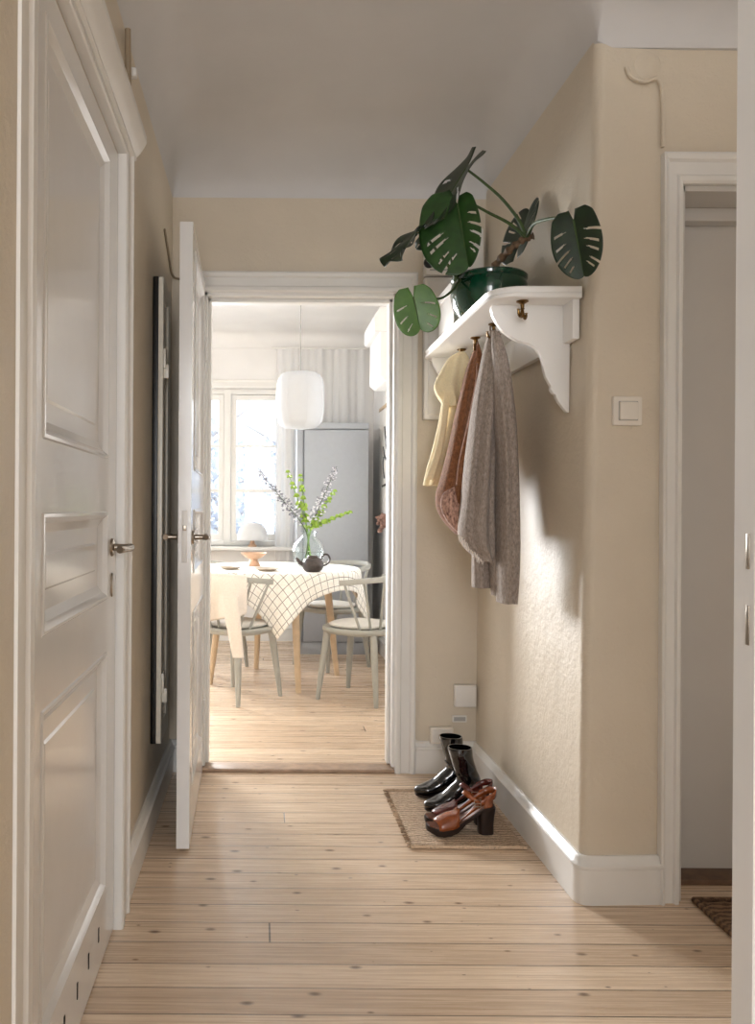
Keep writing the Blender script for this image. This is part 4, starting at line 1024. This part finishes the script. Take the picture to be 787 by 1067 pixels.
# ---------------- poster and dried flowers
t = thing('poster', 'dark line drawing on white paper hanging from a wooden strip on the kitchen wall', 'poster', (KR, 6.25, 1.08))
MB().box(KR-.006, KR-.002, 5.93, 6.58, 1.09, 1.90).build('sheet', M['paper'], t)
MB().box(KR-.014, KR, 5.92, 6.59, 1.895, 1.92, bev=.003).build('hanger_strip', M['lwood'], t)
w = MB()
for pts in ([(6.05, 1.35), (6.15, 1.48), (6.22, 1.62), (6.30, 1.75)], [(6.15, 1.48), (6.28, 1.52), (6.36, 1.60)], [(6.22, 1.62), (6.14, 1.70), (6.10, 1.78)], [(6.02, 1.30), (6.2, 1.31), (6.4, 1.30)], [(6.3, 1.36), (6.36, 1.45), (6.34, 1.52)]):
    w.tube(spl([V(KR-.0065, y, z) for y, z in pts], 5), .009, 6)
w.build('drawing', M['ink'], t)
t = thing('dried_flowers', 'bunch of dried pinkish brown flowers hanging on the kitchen wall below the poster', 'dried flowers', (KR-.04, 6.0, .98))
w = MB(); rnd = random.Random(9)
for q in range(60):
    b = bmesh.new(); bmesh.ops.create_icosphere(b, subdivisions=1, radius=rnd.uniform(.012, .022)); bmesh.ops.translate(b, vec=V(KR-.06+rnd.gauss(0, .022), 6.0+rnd.gauss(0, .04), 1.03+rnd.gauss(0, .03)), verts=b.verts); w.merge(b)
hd = w.build('heads', M['dried'], t); hd['kind'] = 'stuff'
w = MB()
for q in range(6): w.tube([V(KR-.06+.004*q, 6.0+.01*q-.03, 1.04), V(KR-.02, 6.0, 1.14)], .002, 5)
w.build('stalks', M['dried'], t); w = MB(); w.tube([V(KR, 6.0, 1.14), V(KR-.03, 6.0, 1.14), V(KR-.03, 6.0, 1.15)], .003, 6); w.build('nail', M['metal'], t)

# ================================================================== OUTDOORS beyond the window
struct(MB().box(-14, 10, 9, 30, -3.1, -3.0).build('ground', M['snow'], smooth=0))
def tree(x, y, h, r_, seed, label):
    rnd = random.Random(seed); t = thing('garden_tree', label, 'tree', (x, y, -3), 0, 'trees beyond the window')
    w = MB(); w.tube([V(x, y, -3), V(x+.1, y, -1), V(x, y, h-.5)], [.16, .12, .05], 8)
    for q in range(14):
        a = rnd.uniform(0, 6.3); z = rnd.uniform(-.6, h-.6); w.tube([V(x, y, z), V(x+math.cos(a)*r_*.5, y+math.sin(a)*r_*.5, z+.4), V(x+math.cos(a)*r_*.9, y+math.sin(a)*r_*.9, z+.7)], [.04, .025, .01], 5)
    w.build('trunk', M['trunk'], t)
    w = MB(); bm = w.bm
    for q in range(3600):
        d = V(rnd.gauss(0, 1), rnd.gauss(0, 1), rnd.gauss(0, 1)).normalized()*(rnd.random()**.45); c = V(x+d.x*r_, y+d.y*r_, (h-1)/2-.5+d.z*(h+1)/2); s_ = rnd.uniform(.05, .11)
        u = V(rnd.gauss(0, 1), rnd.gauss(0, 1), rnd.gauss(0, 1)).normalized(); v = u.orthogonal().normalized()
        bm.faces.new([bm.verts.new(c+p) for p in (u*s_, v*s_*.5, -u*s_, -v*s_*.5)])
    w.build('crown', M['tree'], t, smooth=0)
tree(-1.0, 12.5, 3.1, 1.3, 1, 'pale leafy tree outside the middle of the kitchen window')
tree(.6, 17.5, 3.3, 1.6, 2, 'pale leafy tree outside the right side of the kitchen window')
tree(-4.6, 14, 3.0, 1.5, 3, 'pale leafy tree outside the left side of the kitchen window')

# ================================================================== LIGHT
wd = bpy.data.worlds.new('overcast'); S.world = wd; wd.use_nodes = True
bg = wd.node_tree.nodes['Background']; bg.inputs[0].default_value = (.90, .95, 1, 1); bg.inputs[1].default_value = 2.0
def area(name, loc, target, sx, sy, power, col=(1, 1, 1), portal=False, spread=None):
    l = bpy.data.lights.new(name, 'AREA'); l.shape = 'RECTANGLE'; l.size = sx; l.size_y = sy; l.energy = power; l.color = col
    if spread: l.spread = R(spread)
    o = bpy.data.objects.new(name, l); COL.objects.link(o); o.location = loc; d = Vector(target)-Vector(loc); o.rotation_euler = d.to_track_quat('-Z', 'Y').to_euler()
    if portal: l.cycles.is_portal = True
    return o
area('window_portal', ((WX0+WX1)/2, KB+.2, (WZ0+WZ1)/2), ((WX0+WX1)/2, 0, (WZ0+WZ1)/2), WX1-WX0, WZ1-WZ0, 1, portal=True)
area('kitchen_daylight', (-1.25, KB-.02, 1.5), (.93, 2.5, .7), 1.5, 1.3, 84, (.98, .988, 1), spread=84)
area('kitchen_side_fill', (-2.5, 5.2, 1.6), (1, 5.2, 1.3), 1.6, 1.4, 26, (.93, .965, 1))  # unseen fill lamp added to brighten the kitchen; that wall has no opening
area('hall_back_fill', (-.05, -2.4, 1.5), (.3, 3, .8), .65, 1.9, 46, (.95, .97, 1))  # soft fill lamp added out of view behind the camera to lift the hall
area('hall_left_fill', (-.33, -.6, 1.5), (2, .2, 1.2), 1.4, 1.5, 22, (.97, .98, 1))  # added lamp by the left wall, out of view, brightening the near door edge
S.view_settings.view_transform = 'Standard'; S.view_settings.look = 'None'; S.view_settings.gamma = 1
S.view_settings.use_curve_mapping = False; S.view_settings.exposure = 0.2
for o in ROOTS:
    del o['origin']
S.cycles.max_bounces = 10; S.cycles.diffuse_bounces = 6; S.cycles.transparent_max_bounces = 16
S.cycles.sample_clamp_indirect = 8
